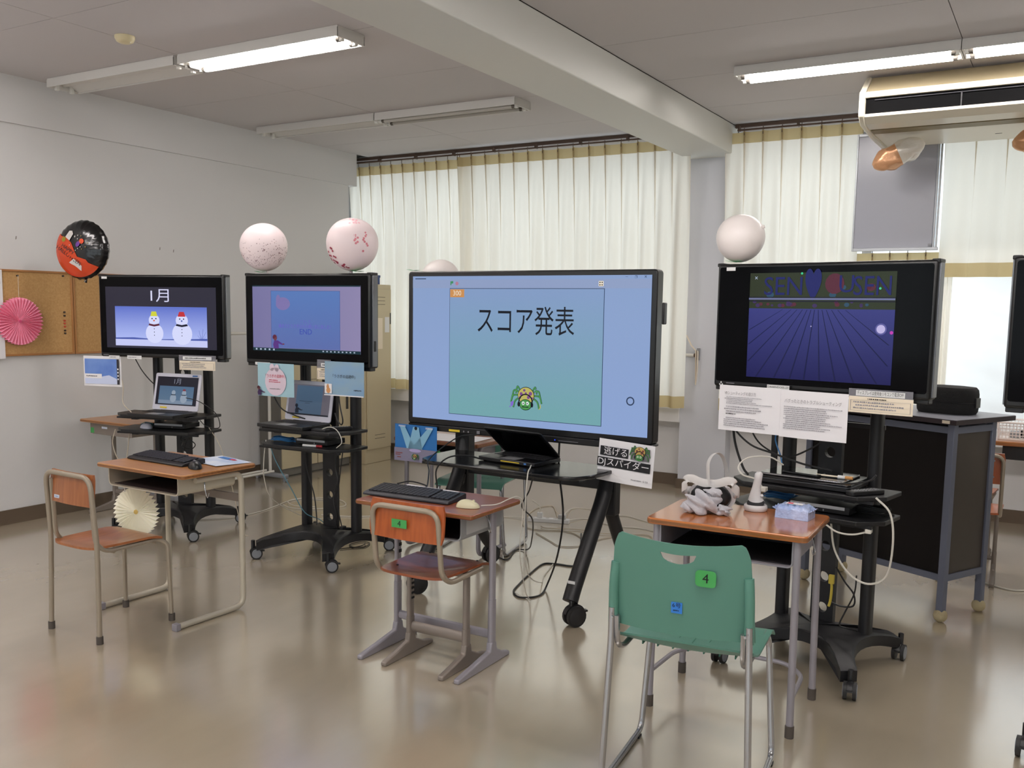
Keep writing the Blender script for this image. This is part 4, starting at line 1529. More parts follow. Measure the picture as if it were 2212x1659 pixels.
# ---- green stacking chairs on sled frames
def green_chair(label, loc, rz, group='green plastic chairs'):
    t = thing('plastic_chair', label, 'chair', loc, rz, group)
    zb0, zb1 = .545, .85

    def bow(x):
        return -.205 - .045 * (1 - (x / .235) ** 2)
    # shell of the back with a hand hole, built as strips around the hole
    W2 = .228
    cols = [(-1 + 2 * k / 24) for k in range(25)]

    def topz(u):
        return zb1 - .016 * (1 - u * u) - (.05 * max(0, (abs(u) - .90) / .10) ** 2)

    def wid(z):
        tt = (z - zb0) / (zb1 - zb0)
        return W2 * (1.0 - .10 * tt - .01 * (tt > .97))
    hx = .26

    def hole(u):
        """lower and upper edge of the hand hole"""
        if abs(u) >= hx:
            return None
        q = u / hx
        return (.802 - .030 * math.sqrt(max(0, 1 - q * q)), .805 - .004 * (1 - q * q))

    def P(u, z, off):
        x = u * wid(z)
        lean = (z - zb0) * .10
        return (x, bow(x) - lean + off, z)
    v, f = [], []
    th = .005

    def quad_strip(us, lo, hi, nz):
        o = len(v)
        nu = len(us)
        for off in (th, 0):
            for j in range(nz + 1):
                for u in us:
                    a, c = lo(u), hi(u)
                    v.append(P(u, a + (c - a) * j / nz, off))
        n1 = nu * (nz + 1)
        for j in range(nz):
            for i in range(nu - 1):
                a = o + j * nu + i
                f.append((a + 1, a, a + nu, a + nu + 1))
                f.append((n1 + a, n1 + a + 1, n1 + a + nu + 1, n1 + a + nu))
        rim = [o + i for i in range(nu)] + [o + j * nu + nu - 1 for j in range(1, nz + 1)] + [o + nz * nu + i for i in range(nu - 2, -1, -1)] + [o + j * nu for j in range(nz - 1, 0, -1)]
        for k in range(len(rim)):
            a, b_ = rim[k], rim[(k + 1) % len(rim)]
            f.append((a, b_, b_ + n1, a + n1))
    left = [-1, -.985, -.965, -.94, -.90, -.84, -.76, -.66, -.56, -.45, -.35, -hx]
    mid = [-hx + 2 * hx * k / 16 for k in range(17)]
    quad_strip(left, lambda u: zb0, topz, 10)
    quad_strip([-u for u in left[::-1]], lambda u: zb0, topz, 10)
    quad_strip(mid, lambda u: zb0, lambda u: (hole(u) or (.802, .805))[0], 8)
    quad_strip(mid, lambda u: (hole(u) or (.802, .805))[1], topz, 2)
    b = MB()
    b._add(v, f)
    bk = b.build('backrest', 'green_plastic', t, smooth=True, ang=50)
    for s in (-1, 1):                          # sleeves that hide the frame ends
        sl = fillet([(s * .2115, -.226, .546), (s * .2095, -.234, .68), (s * .204, -.232, .745)], .03, 4)
        MB().tube(sl, .0155, 12, ry=.0145).build('sleeve', 'green_plastic', bk, smooth=True)
        MB().cyl((s * .205, -.262, .575), (s * .205, -.256, .575), .004, n=8).build('rivet', 'chrome', bk)

    def sf(u, v_):
        x = .44 * (u - .5)
        y = -.19 + .42 * v_
        z = .462 + .058 * (max(0, .30 - v_) / .30) ** 1.6 * (1 - .3 * (2 * u - 1) ** 2) - .012 * math.sin(PI * u) * math.sin(PI * v_) - .03 * (max(0, v_ - .85) / .15) ** 2
        y -= .045 * (1 - (2 * u - 1) ** 2) * (1 - v_) ** 2
        return (x, y, z), (0, 0, 1)
    MB().slab(sf, .006, 16, 14).build('seat', 'green_plastic', t, smooth=True)
    rb = MB()
    for k in range(7):
        x = -.15 + .05 * k
        rb.box(x - .002, x + .002, -.10, .17, .444, .454)
    ro = rb.build('seat_ribs', 'green_seat_dark', t)
    ro['kind'] = 'stuff'
    for s in (-1, 1):
        MB().tube(fillet([(s * .212, -.238, .60), (s * .214, -.232, .50), (s * .232, -.245, .012), (s * .232, .20, .012), (s * .205, .20, .42), (s * .20, .16, .455)], .045, 5), .0105, 10).build('sled_leg', 'chrome', t, smooth=True)
        MB().tube(fillet([(s * .196, -.236, .575), (s * .196, -.225, .475), (s * .196, -.16, .45), (s * .20, .16, .455)], .04, 5), .0095, 8).build('seat_rail', 'chrome', t, smooth=True)
        for y in (-.18, .14):
            MB().box(s * .232 - .012, s * .232 + .012, y, y + .03, 0, .008).build('glide', 'black_plastic', t)
    MB().tube([(-.2, .12, .448), (.2, .12, .448)], .009, 8).build('front_rail', 'chrome', t, smooth=True)
    return t


g1 = green_chair('green plastic chair with a number 4 tape in front of the headset desk', (-.975, 2.855, 0), R(6))
cap = MB().prism(rrect(.062, .05, .012, 3, .085, .738), -.2712, -.2702, 'y').build('number_tape', 'green_tape', g1)
text('4', .04, 'ink_black', g1, (.085, -.272, .738))
MB().box(-.018, .016, -.2628, -.2616, .618, .652).build('size_sticker', 'sticker_blue', g1)
text('6号', .017, 'ink_black', g1, (-.001, -.2636, .642), width=.026)
lines(g1, -.011, .01, .6235, .6305, 1, 'ink_black', 25, -.2636, 1.)
g2 = green_chair('green plastic chair with its back to the window wall behind the big touch display', (-3.14, 4.93, 0), R(180 + 12))

# ---- desk behind the big touch display, with a sheet of paper on it
d4 = thing('school_desk', 'brown school desk with a green tape behind the big touch display', 'desk', (-3.27, 4.80, 0), R(1), 'school desks')
desk_top(d4, .62, .42, .72, 'desk_wood_red', 'edge_wood', .024, .016)
tray(d4, .48, .30, .10, .695, -.18, 'frame_grey', 'tray_black')
MB().box(-.02, .03, -.187, -.1845, .615, .655).build('number_tape', 'green_tape', d4)
for s in (-1, 1):
    x = s * .27
    MB().tube(fillet([(x, .18, .69), (x, -.12, .69), (x, -.12, .40), (x, -.12, .02), (x, .2, .02)], .05, 5), .0145, 10).build('leg', 'frame_grey', d4, smooth=True)
    MB().tube([(x, .16, .69), (x, .16, .025)], .0125, 8).build('rear_leg', 'frame_grey', d4, smooth=True)
MB().tube([(-.27, -.12, .63), (.27, -.12, .63)], .011, 8).build('front_rail', 'frame_grey', d4, smooth=True)
sheet4 = thing('paper_sheet', 'blank white paper lying on the brown desk behind the big touch display', 'paper', (-3.22, 4.74, .7215), R(3))
MB().box(-.2, .2, -.14, .14, 0, .0012).build('sheet', 'white_paper', sheet4)

# ---- desk behind the winter picture display
d5 = thing('school_desk', 'tan school desk with a green mark on its tray standing by the left wall', 'desk', (-5.79, 4.345, 0), R(0), 'school desks')
desk_top(d5, .58, .42, .692, 'desk_wood_tan', 'edge_wood')
tray(d5, .46, .32, .085, .671, -.16, 'frame_brown_grey', 'tray_black')
MB().box(-.228, -.19, -.1615, -.1605, .592, .63).build('green_mark', 'green_tape', d5)
MB().box(-.10, -.04, -.1625, -.161, .63, .645).build('sticker', 'sticker_pale', d5)
MB().box(-.23, .23, -.161, -.159, .588, .67).build('tray_front', 'frame_brown_grey', d5)
for s in (-1, 1):
    column_leg(d5, s * .235, .03, 0, .67, 'frame_brown_grey', .22, .15)
MB().tube([(-.24, .03, .13), (.24, .03, .13)], .012, 8, ry=.02, up=(0, 0, 1)).build('crossbar', 'frame_brown_grey', d5, smooth=True)
# ================================================================== laptops, keyboards, mice
M('laptop_white', '#c9c9d6', .4)
M('laptop_black', '#0d0d10', .35)
M('key_black', '#1a1a1f', .5)
M('key_legend', '#6a6a72', .6)
M('mouse_cream', '#d6d0ae', .4)
screen_mat('l_navy', '#1d1d28', 1.)
screen_mat('l_text', '#7f8290', 1.)
screen_mat('l_sky', '#5c7288', 1., '#44607e', 2, .0, .2)
screen_mat('l_snow', '#748498', 1.)
screen_mat('l_snowman', '#8b98a8', 1.)
screen_mat('l_ink', '#151a26', 1.)
screen_mat('l_red', '#7a3a44', 1.)
screen_mat('l_grey', '#5b5760', 1.)
screen_mat('l_stage', '#3d4f63', 1., '#465a70', 2, 0, .2)
screen_mat('l_bar', '#10141c', 1.)


def keys(b, x0, x1, y0, y1, z, rows, cols, gap=.0035, h=.004, skip=()):
    dx, dy = (x1 - x0) / cols, (y1 - y0) / rows
    for r_ in range(rows):
        for c in range(cols):
            if (r_, c) in skip:
                continue
            b.box(x0 + c * dx + gap / 2, x0 + (c + 1) * dx - gap / 2, y0 + r_ * dy + gap / 2, y0 + (r_ + 1) * dy - gap / 2, z, z + h)


def laptop(label, loc, rz, w, d, lidh, ang, lidmat, bezel):
    t = thing('laptop', label, 'laptop', loc, rz)
    MB().prism(rrect(w, d, .015, 3), 0.004, .024, 'z').build('base', 'laptop_black', t, bevel=.003)
    for sx in (-1, 1):
        for sy in (-1, 1):
            MB().cyl((sx * (w / 2 - .03), sy * (d / 2 - .03), 0), (sx * (w / 2 - .03), sy * (d / 2 - .03), .005), .008, n=8).build('foot', 'black_matte', t)
    b = MB()
    keys(b, -w / 2 + .02, w / 2 - .02, -d * .02, d / 2 - .03, .024, 6, 17, .003, .002)
    o = b.build('keyboard', 'key_black', t)
    o['kind'] = 'stuff'
    MB().box(-.05, .05, -d / 2 + .02, -d * .1, .0241, .0248).build('touchpad', 'grey_steel', t)
    # lid: built upright in its own frame at the hinge, then leaned back
    lid = MB().prism(rrect(w, lidh, .012, 3, 0, lidh / 2), -.004, .004, 'y').build('lid', lidmat, t, bevel=.002, loc=(0, d / 2 - .008, .026), rot=(-R(ang), 0, 0))
    MB().cyl((-w * .3, d / 2 - .008, .024), (w * .3, d / 2 - .008, .024), .006, n=8).build('hinge', 'laptop_black', t)
    return t, lid


def lflat(lid, name, mat, x0, x1, z0, z1, d):
    return flat(lid, name, mat, x0, x1, z0, z1, d, -.0035, .0005)


lp1, lid = laptop('white framed laptop mirroring the winter picture on the cart shelf by the cork board', (-4.985, 3.985, .8015), R(10), .37, .25, .245, 12, 'laptop_white', None)
lflat(lid, 'screen', 'l_navy', -.165, .165, .035, .222, 0)
lflat(lid, 'picture', 'l_sky', -.14, .138, .042, .160, 1)
lflat(lid, 'picture_snow', 'l_snow', -.14, .138, .042, .066, 2)
for x, k in ((-.02, 1.), (.065, 1.1)):
    patch(lid, 'snowman_body', 'l_snowman', ell(x, .08, .025 * k, .028 * k, 14), 3, -.0035)
    patch(lid, 'snowman_head', 'l_snowman', ell(x, .117, .016 * k, .016 * k, 12), 3, -.0035)
    patch(lid, 'snowman_scarf', 'l_ink', [(x - .018, .100), (x + .018, .100), (x + .016, .105), (x - .016, .105)], 4, -.0035)
patch(lid, 'snowman_hat', 'l_red', [(.052, .130), (.078, .130), (.073, .143), (.057, .143)], 4, -.0035)
text('1月', .042, 'l_text', lid, (0, -.0075, .19), width=.052)
lflat(lid, 'sticker', 'label_yellow', -.12, -.065, .012, .022, 1)
lflat(lid, 'badge', 'ink_blue', .115, .155, .228, .236, 1)
lp2, lid = laptop('white framed laptop showing a grey slide on the cart shelf by the lockers', (-3.935, 4.085, .8015), R(0), .37, .25, .245, 10, 'laptop_white', None)
lflat(lid, 'screen', 'l_grey', -.165, .165, .035, .222, 0)
lflat(lid, 'stage', 'l_stage', -.105, .105, .042, .215, 1)
lflat(lid, 'taskbar', 'l_bar', -.165, .165, .035, .043, 2)
lflat(lid, 'caption', 'l_bar', -.075, .03, .118, .120, 2)
lflat(lid, 'caption', 'l_bar', -.03, .01, .108, .110, 2)
M('pl_brown', '#1c1a28', .8)
for a_, b_ in (('l_brown', 'l_ink'), ('l_purple', 'l_ink'), ('l_maroon', 'l_ink')):
    MATS[a_] = MATS[b_]
presenter(lid, -.085, .045, .42, -.0035, 3, 'l_')
lflat(lid, 'sticker', 'label_yellow', -.12, -.065, .012, .022, 1)
lp3, lid = laptop('black laptop with its lid half closed on the tray of the big touch display', (-2.41, 4.155, .7325), R(-7), .37, .24, .235, -52, 'laptop_black', None)
lflat(lid, 'screen', 'tv_glass', -.165, .165, .02, .22, 0)
lflat(lp3, 'sticker', 'label_yellow', -.02, .09, .012, .0155, -96) if False else MB().box(-.03, .09, -.1215, -.1195, .012, .0165).build('sticker', 'label_yellow', lp3)
MB().box(.12, .135, -.122, -.119, .01, .018).build('sticker', 'ink_blue', lp3)


def keyboard(label, loc, rz, w, d, mat, skirt):
    t = thing('keyboard', label, 'keyboard', loc, rz)
    prof = [(-d / 2, .0), (d / 2, 0), (d / 2, .024), (d / 2 - .01, .028), (-d / 2 + .012, .014), (-d / 2, .008)]
    MB().prism(prof, -w / 2, w / 2, 'x').build('case', skirt, t, bevel=.003)
    k = MB()
    kr = MB()
    keys(kr, -w / 2 + .015, w / 2 - .11, -d / 2 + .022, d / 2 - .03, 0, 5, 15, .003, .007)
    keys(kr, -w / 2 + .015, w / 2 - .11, d / 2 - .026, d / 2 - .012, 0, 1, 15, .003, .006)
    keys(kr, w / 2 - .10, w / 2 - .012, -d / 2 + .022, d / 2 - .03, 0, 5, 4, .003, .007)
    sl_ = .014 / (d - .022)
    k._add([(x, y, z + .0135 + (y + d / 2 - .012) * sl_) for x, y, z in kr.v], kr.f)
    o = k.build('keys', mat, t)
    o['kind'] = 'stuff'
    return t


M('kb_black', '#15151a', .45)
M('kb_navy', '#1b1d26', .5)
keyboard('thin black keyboard on the tan desk beside a black mouse', (-3.845, 3.085, .738), R(-2), .43, .14, 'key_black', 'kb_black')
keyboard('black full size keyboard on the reddish desk beside the cream mouse', (-2.40, 3.225, .701), R(3), .44, .155, 'key_black', 'kb_navy')


def mouse(label, loc, rz, mat, scale=1., band=None):
    t = thing('mouse', label, 'mouse', loc, rz)
    b = MB()
    n, m = 18, 8
    v, f = [], []
    for j in range(m + 1):
        a = PI / 2 * j / m
        for k in range(n):
            q = 2 * PI * k / n
            x, y = math.cos(q), math.sin(q)
            ex = .031 * (1 + .06 * y) * math.copysign(abs(x) ** .85, x)
            ey = .056 * math.copysign(abs(y) ** .9, y)
            h = .036 * math.sin(a) * (1 - .18 * y * math.cos(a))
            v.append((ex * math.cos(a) * scale, ey * math.cos(a) * scale, h * scale + .0005))
    for j in range(m):
        for k in range(n):
            f.append((j * n + k, j * n + (k + 1) % n, (j + 1) * n + (k + 1) % n, (j + 1) * n + k))
    f.append(tuple(range(n - 1, -1, -1)))
    b._add(v, f).build('shell', mat, t, smooth=True, ang=60)
    MB().cyl((-.004, .026 * scale, .030 * scale), (.004, .026 * scale, .030 * scale), .006, n=10).build('wheel', 'grey_steel' if band else 'mouse_cream', t)
    if band:
        MB().tube([(0, -.02, .036), (0, .02, .0345), (0, .045, .022)], .003, 6).build('button_seam', band, t)
    return t


mouse('glossy black mouse at the corner of the tan desk', (-3.565, 3.03, .738), R(60), 'tv_black', 1.0, 'grey_steel')
mouse('cream mouse with a pale cord on the reddish desk', (-2.085, 3.175, .701), R(-70), 'mouse_cream', .9)
ps = thing('paper_sheet', 'blue and white printed sheet on the corner of the tan desk', 'paper', (-3.63, 3.235, .7375), R(-12))
M('sheet_sky', '#a9bede', .7, var=(8, '#dfe6f2'))
MB().slab(lambda u, v: ((.29 * (u - .5), .2 * (v - .5), .001 + .004 * (1 - v) * u), (0, 0, 1)), .0006, 6, 4).build('sheet', 'sheet_sky', ps)
MB().box(-.10, .02, .05, .085, .0032, .0036).build('print', 'ink_blue', ps)
MB().box(.0, .05, .055, .075, .0036, .004).build('print', 'ink_red', ps)
ps = thing('paper_sheet', 'white printed page under the back of the keyboard on the reddish desk', 'paper', (-2.45, 3.355, .7005), R(-3))
MB().box(-.15, .15, -.06, .08, 0, .0008).build('sheet', 'white_paper', ps)


# boxes, cables and small things on the cart shelves (local positions along each cart)
M('box_black', '#141316', .5)
M('label_tape', '#b8b8ba', .6)


def cart_pt(T, x, y, z):
    ya = R(T[1])
    c, s = math.cos(ya), math.sin(ya)
    return (T[0][0] + c * x - s * (y - FRONT), T[0][1] + s * x + c * (y - FRONT), z)


def set_top(T, x, y, z, label, rot=0., w=.24, d=.17, h=.035):
    t = thing('player_box', label, 'electronics', cart_pt(T, x, y, z), R(T[1] + rot), 'player boxes on the cart shelves')
    MB().box(-w / 2, w / 2, -d / 2, d / 2, .003, h).build('case', 'box_black', t, bevel=.003)
    MB().box(-w / 2 + .02, w / 2 - .02, -d / 2 + .02, d / 2 - .02, 0, .004).build('base_pad', 'black_matte', t)
    MB().box(-w / 2 + .01, w / 2 - .02, -d / 2 - .0012, -d / 2 + .0002, h - .014, h - .001).build('label_tape', 'label_tape', t)
    MB().box(0.02, .025, -d / 2 - .001, -d / 2 + .0002, .008, .016).build('button', 'grey_steel', t)
    return t


set_top(TV1, .03, -.03, .7015, 'black player box with a label strip on the lower shelf of the winter picture cart')
set_top(TV2, .04, -.05, .7015, 'black player box with a label strip on the lower shelf of the END display cart')
set_top(TV4, .06, -.08, .7015, 'black player box with a label strip on the lower shelf of the road display cart', 2, .26)


def cable_coil(label, T, x, y, z, mat, r=.06, turns=4, name='cable_coil'):
    t = thing(name, label, 'cable', cart_pt(T, x, y, z), R(T[1]))
    rnd = random.Random(int(x * 1000) + 5)
    pts = []
    for k in range(turns * 14 + 1):
        a = 2 * PI * k / 14
        rr = r * (1 - .12 * math.sin(a * .37 + 1)) * (.85 + .15 * rnd.random())
        pts.append((rr * 1.35 * math.cos(a), rr * .8 * math.sin(a), .006 + .005 * k / 14 + .004 * math.sin(3 * a)))
    MB().tube(catmull(pts, 2), .0032, 6).build('cord', mat, t, smooth=True)
    MB().box(r * 1.2, r * 1.2 + .03, -.006, .006, .002, .013).build('plug', mat, t, bevel=.002)
    return t


M('cable_blue', '#2d6fa8', .5)
M('cable_white', '#d2cec4', .5)
M('cable_black', '#121214', .5)
M('cable_beige', '#b9ae9c', .5)
M('cable_teal', '#5c8ea0', .5)
cable_coil('coiled blue network cable on the lower shelf of the END display cart', TV2, -.20, -.10, .7015, 'cable_blue')
cable_coil('coiled blue network cable on the lower shelf of the road display cart', TV4, -.17, -.02, .7015, 'cable_blue')
cable_coil('tangled teal cable on the lower shelf of the winter picture cart', TV1, -.17, -.03, .7015, 'cable_teal', .05, 3)
cable_coil('pile of black cables at the end of the lower shelf of the road display cart', TV4, .23, -.04, .7015, 'cable_black', .06, 6)
m_ = mouse('white mouse on the lower shelf of the winter picture cart', cart_pt(TV1, -.13, -.13, .7015), R(80), 'laptop_white')
pen = thing('marker_pen', 'red and white marker pen on the lower shelf of the END display cart', 'pen', cart_pt(TV2, .09, -.19, .7085), R(12))
MB().cyl((-.06, 0, 0), (.03, 0, 0), .0075, n=10).build('barrel', 'label_white', pen, smooth=True)
M('pen_red', '#a82c34', .5)
MB().cyl((.03, 0, 0), (.065, 0, 0), .007, n=10).build('cap', 'pen_red', pen, smooth=True)


def remote(label, loc, rz, l=.17):
    t = thing('remote_control', label, 'remote control', loc, rz)
    MB().prism(rrect(.046, l, .012, 3), 0, .018, 'z').build('case', 'black_plastic', t, bevel=.003)
    k = MB()
    for r_ in range(8):
        for c in range(3):
            k.box(-.015 + c * .012, -.008 + c * .012, -l / 2 + .025 + r_ * .016, -l / 2 + .033 + r_ * .016, .018, .0198)
    o = k.build('buttons', 'grey_steel', t)
    o['kind'] = 'stuff'
    return t


remote('black remote control beside the grey slide laptop', cart_pt(TV2, .21, -.10, .8015), R(-35))
remote('black remote control lying beside the tablet on the road display cart', cart_pt(TV4, .25, -.155, .8015), R(-38))
hub = thing('cable_hub', 'small black box under the front of the laptop on the END display cart', 'electronics', cart_pt(TV2, .16, -.2, .8015), R(3))
MB().box(-.05, .05, -.02, .03, 0, .012).build('case', 'box_black', hub, bevel=.002)

# closed laptop with a tablet on top, on the road display cart
M('lid_black', '#0c0c0e', .12, spec=.6)
M('tablet_glass', '#0a0a0c', .06, spec=.7)
lpc = thing('closed_laptop', 'closed glossy laptop under the tablet on the road display cart', 'laptop', cart_pt(TV4, -.005, -.075, .8015), R(TV4[1] + 3))
MB().prism(rrect(.40, .26, .02, 4), .003, .022, 'z').build('base', 'laptop_black', lpc, bevel=.003)
MB().prism(rrect(.40, .26, .02, 4), .023, .034, 'z').build('lid', 'lid_black', lpc, bevel=.003)
MB().prism(rrect(.404, .264, .02, 4), .0215, .0235, 'z').build('edge_trim', 'silver_edge', lpc)
for sx in (-1, 1):
    MB().box(sx * .15 - .02, sx * .15 + .02, -.09, .09, 0, .004).build('foot', 'black_matte', lpc)
tab = thing('tablet', 'tablet with a silver rim lying face up on the closed laptop', 'tablet', (*cart_pt(TV4, -.02, -.075, 0)[:2], .8365), R(TV4[1] + 2))
MB().prism(rrect(.36, .235, .014, 4), 0, .007, 'z').build('body', 'chrome', tab, bevel=.002)
MB().prism(rrect(.35, .225, .012, 4), .0068, .0078, 'z').build('glass', 'tablet_glass', tab)
ph = thing('smartphone', 'black phone lying on the tablet', 'phone', (*cart_pt(TV4, -.03, -.11, 0)[:2], .8448), R(TV4[1] - 4))
MB().prism(rrect(.165, .078, .01, 3), 0, .008, 'z').build('body', 'black_plastic', ph, bevel=.002)
MB().prism(rrect(.157, .07, .008, 3), .0078, .0084, 'z').build('glass', 'tablet_glass', ph)
st = thing('marker_pen', 'white marker with an orange cap lying on the tablet', 'pen', (*cart_pt(TV4, .13, -.115, 0)[:2], .8515), R(TV4[1] + 5))
M('pen_orange', '#c08a4e', .5)
MB().cyl((-.10, 0, 0), (-.01, 0, 0), .0035, n=8).build('slim_barrel', 'cream_paper', st, smooth=True)
MB().cyl((-.01, 0, 0), (.02, 0, 0), .0075, n=10).build('barrel', 'label_white', st, smooth=True)
MB().cyl((.02, 0, 0), (.05, 0, 0), .007, n=10).build('cap', 'pen_orange', st, smooth=True)

# ================================================================== on the headset desk
M('vr_white', '#d5d2d2', .35)
M('vr_dark', '#17171a', .6)
M('vr_strap', '#cfccca', .7)
M('towel_grey', '#b9b7bd', .9, bump=(60, .5), sheen=.3)
hs = thing('vr_headset', 'white headset with grey straps and a crumpled cloth cover on the glossy desk', 'headset', (-1.15, 3.475, .746), R(12))
b = MB()


def hsf(u, v):
    a = PI * (u - .5)
    x = .088 * math.copysign(abs(math.sin(a)) ** .8, math.sin(a))
    y = .03 + .06 * math.cos(a)
    prof = .72 + .28 * math.sin(PI * v)
    return (x * prof, y * prof, .008 + .088 * v), (math.sin(a), math.cos(a), 0)


b.slab(hsf, .016, 18, 8).build('visor', 'vr_white', hs, smooth=True)
MB().ball((0, .012, .058), .078, .04, .05, 18, 10).build('face_pad', 'vr_dark', hs, smooth=True)
for s in (-1, 1):
    q = [(s * .082, .045, .07), (s * .106, .02, .075), (s * .108, -.012, .088), (s * .092, -.03, .108), (s * .088, -.034, .128), (s * .066, -.036, .132), (s * .045, -.036, .124), (s * .02, -.036, .118), (0, -.036, .12)]
    MB().tube(catmull(q, 5), .002, 8, ry=.016, up=(0, 0, 1)).build('side_strap', 'vr_strap', hs, smooth=True)
    MB().ball((s * .092, .035, .068), .010, .022, .016, 12, 8).build('strap_arm', 'vr_white', hs, smooth=True)
q = [(-.005, -.034, .115), (-.008, -.036, .16), (-.008, -.034, .20), (.006, -.022, .228), (.028, -.006, .232), (.046, .012, .205), (.058, .035, .14), (.05, .06, .098)]
MB().tube(catmull(q, 6), .002, 8, ry=.0165, up=(.45, -.8, .2)).build('top_strap', 'vr_strap', hs, smooth=True)
MB().box(-.006, .02, -.038, -.034, .11, .13).build('strap_buckle', 'vr_white', hs, bevel=.002)
rnd = random.Random(11)


def crumple(cx, cy, cz, rx, ry, rz, seed, n=30, m=20):
    rr = random.Random(seed)
    ph = [(rr.uniform(1.5, 5), rr.uniform(1.5, 5), rr.uniform(0, 6), rr.uniform(.05, .13)) for _ in range(7)]
    b_ = MB().ball((0, 0, 0), 1, n=n, m=m)
    o = []
    for x, y, z in b_.v:
        k = 1
        for a, c, p_, am in ph:
            k += am * math.sin(a * x * 2 + c * z * 2 + p_ + 2 * y)
        o.append((cx + rx * x * k, cy + ry * y * k, max(.002, cz + rz * z * k)))
    b_.v = o
    return b_


cl = crumple(-.022, -.05, .042, .066, .04, .045, 3, 44, 30).build('face_cloth', 'towel_grey', hs, smooth=True, ang=80)
crumple(.055, -.05, .018, .03, .025, .022, 8, 20, 12).build('cloth_fold', 'towel_grey', cl, smooth=True, ang=80)
crumple(.015, -.045, .082, .034, .024, .02, 5, 24, 14).build('cloth_fold', 'towel_grey', cl, smooth=True, ang=80)
crumple(-.075, -.05, .022, .03, .03, .024, 9, 20, 12).build('cloth_fold', 'towel_grey', cl, smooth=True, ang=80)

ct = thing('vr_controller', 'white hand controller standing upright on its ring on the glossy desk', 'controller', (-1.005, 3.60, .7455), R(10))
b = MB()
n_ = 32
pts = [(.041 * math.cos(2 * PI * k / n_), .036 * math.sin(2 * PI * k / n_), .013) for k in range(n_)]
b.tube(pts, .005, 8, closed=True, ry=.0125, up=(0, 0, 1)).build('tracking_ring', 'vr_white', ct, smooth=True)
gp_ = [(0, .025, .022, .034), (-.002, .024, .04, .030), (-.005, .022, .06, .022), (-.002, .02, .09, .0165), (.003, .017, .12, .0155), (.006, .014, .145, .0155), (.007, .012, .153, .009)]
b = MB()
v, f = [], []
n_ = 16
for x, y, z, r_ in gp_:
    v += [(x + r_ * math.cos(2 * PI * k / n_), y + r_ * .85 * math.sin(2 * PI * k / n_), z) for k in range(n_)]
for i in range(len(gp_) - 1):
    for k in range(n_):
        f.append((i * n_ + k, i * n_ + (k + 1) % n_, (i + 1) * n_ + (k + 1) % n_, (i + 1) * n_ + k))
f += [tuple(range(n_ - 1, -1, -1)), tuple((len(gp_) - 1) * n_ + k for k in range(n_))]
b._add(v, f).build('grip', 'vr_white', ct, smooth=True)
MB().lathe([(0, 0), (.033, 0), (.034, .003), (.0, .004)], 24, c=(0, .0, .028), rot=Matrix.Rotation(R(22), 3, 'X')).build('button_face', 'vr_dark', ct, smooth=True)
MB().ball((.021, .012, .058), .007, n=10, m=8).build('trigger', 'vr_white', ct, smooth=True)

wp = thing('wipes_pack', 'crinkled pale blue plastic pack of wipes on the glossy desk', 'wipes pack', (-.842, 3.565, .7455), R(-3))
M('wipes_blue', '#8fa6d6', .22, bump=(40, .9), var=(14, '#b9c6ea'), coat=.4)
M('wipes_side', '#9aa3c4', .3, bump=(40, .5))
b = MB()


def wpf(u, v):
    x, y = 2 * u - 1, 2 * v - 1
    e = (1 - abs(x) ** 6) * (1 - abs(y) ** 6)
    return Vector((x * .062, y * .046, .034 + .016 * max(0, e) ** .35 + .0025 * math.sin(17 * x + 4 * y) + .002 * math.sin(23 * y - 9 * x)))


v = []
b.grid(lambda u, v_: tuple(wpf(u, v_)), 20, 16)
nb = len(b.v)
rim = [i for i in range(21)] + [j * 21 + 20 for j in range(1, 17)] + [16 * 21 + i for i in range(19, -1, -1)] + [j * 21 for j in range(15, 0, -1)]
bot = [(b.v[i][0] * 1.02, b.v[i][1] * 1.02, 0) for i in rim]
b.v += bot
for k in range(len(rim)):
    j = (k + 1) % len(rim)
    b.f.append((rim[k], nb + k, nb + j, rim[j])[::-1])
b.f.append(tuple(nb + k for k in range(len(rim)))[::-1])
b.build('wrapper', 'wipes_blue', wp, smooth=True, ang=60)
for s in (-1, 1):
    MB().slab(lambda u, v_: ((s * (.061 + .014 * v_), .086 * (u - .5), .032 + .003 * math.sin(18 * u) + .006 * v_), (0, 0, 1)), .001, 12, 2).build('sealed_end', 'wipes_blue', wp, smooth=True)
MB().box(-.035, .03, -.018, .018, .0525, .0532).build('label_flap', 'white_paper', wp)
MB().box(-.028, -.008, -.012, .01, .0532, .0536).build('label_print', 'ink_red', wp)
# ================================================================== left wall: cork boards
M('cork', '#c69d68', .85, bump=(260, .35), var=(90, '#b98f5a'))
M('cork_frame', '#a5713f', .45)
M('pin_red', '#b8432c', .4)
M('pin_dark', '#3a2c24', .4)
M('poster_text', '#8a8690', .8)


def cork(label, y0, y1):
    t = thing('cork_board', label, 'notice board', (XL + .001, (y0 + y1) / 2, 1.155), 0, 'cork boards')
    h = (y1 - y0) / 2
    MB().box(.004, .016, -h + .012, h - .012, .012, .573).build('cork_sheet', 'cork', t)
    for a in ((-h, h, 0, .014), (-h, h, .571, .585), (-h, -h + .014, .014, .571), (h - .014, h, .014, .571)):
        MB().box(0, .024, a[0], a[1], a[2], a[3]).build('frame_rail', 'cork_frame', t, bevel=.002)
    return t


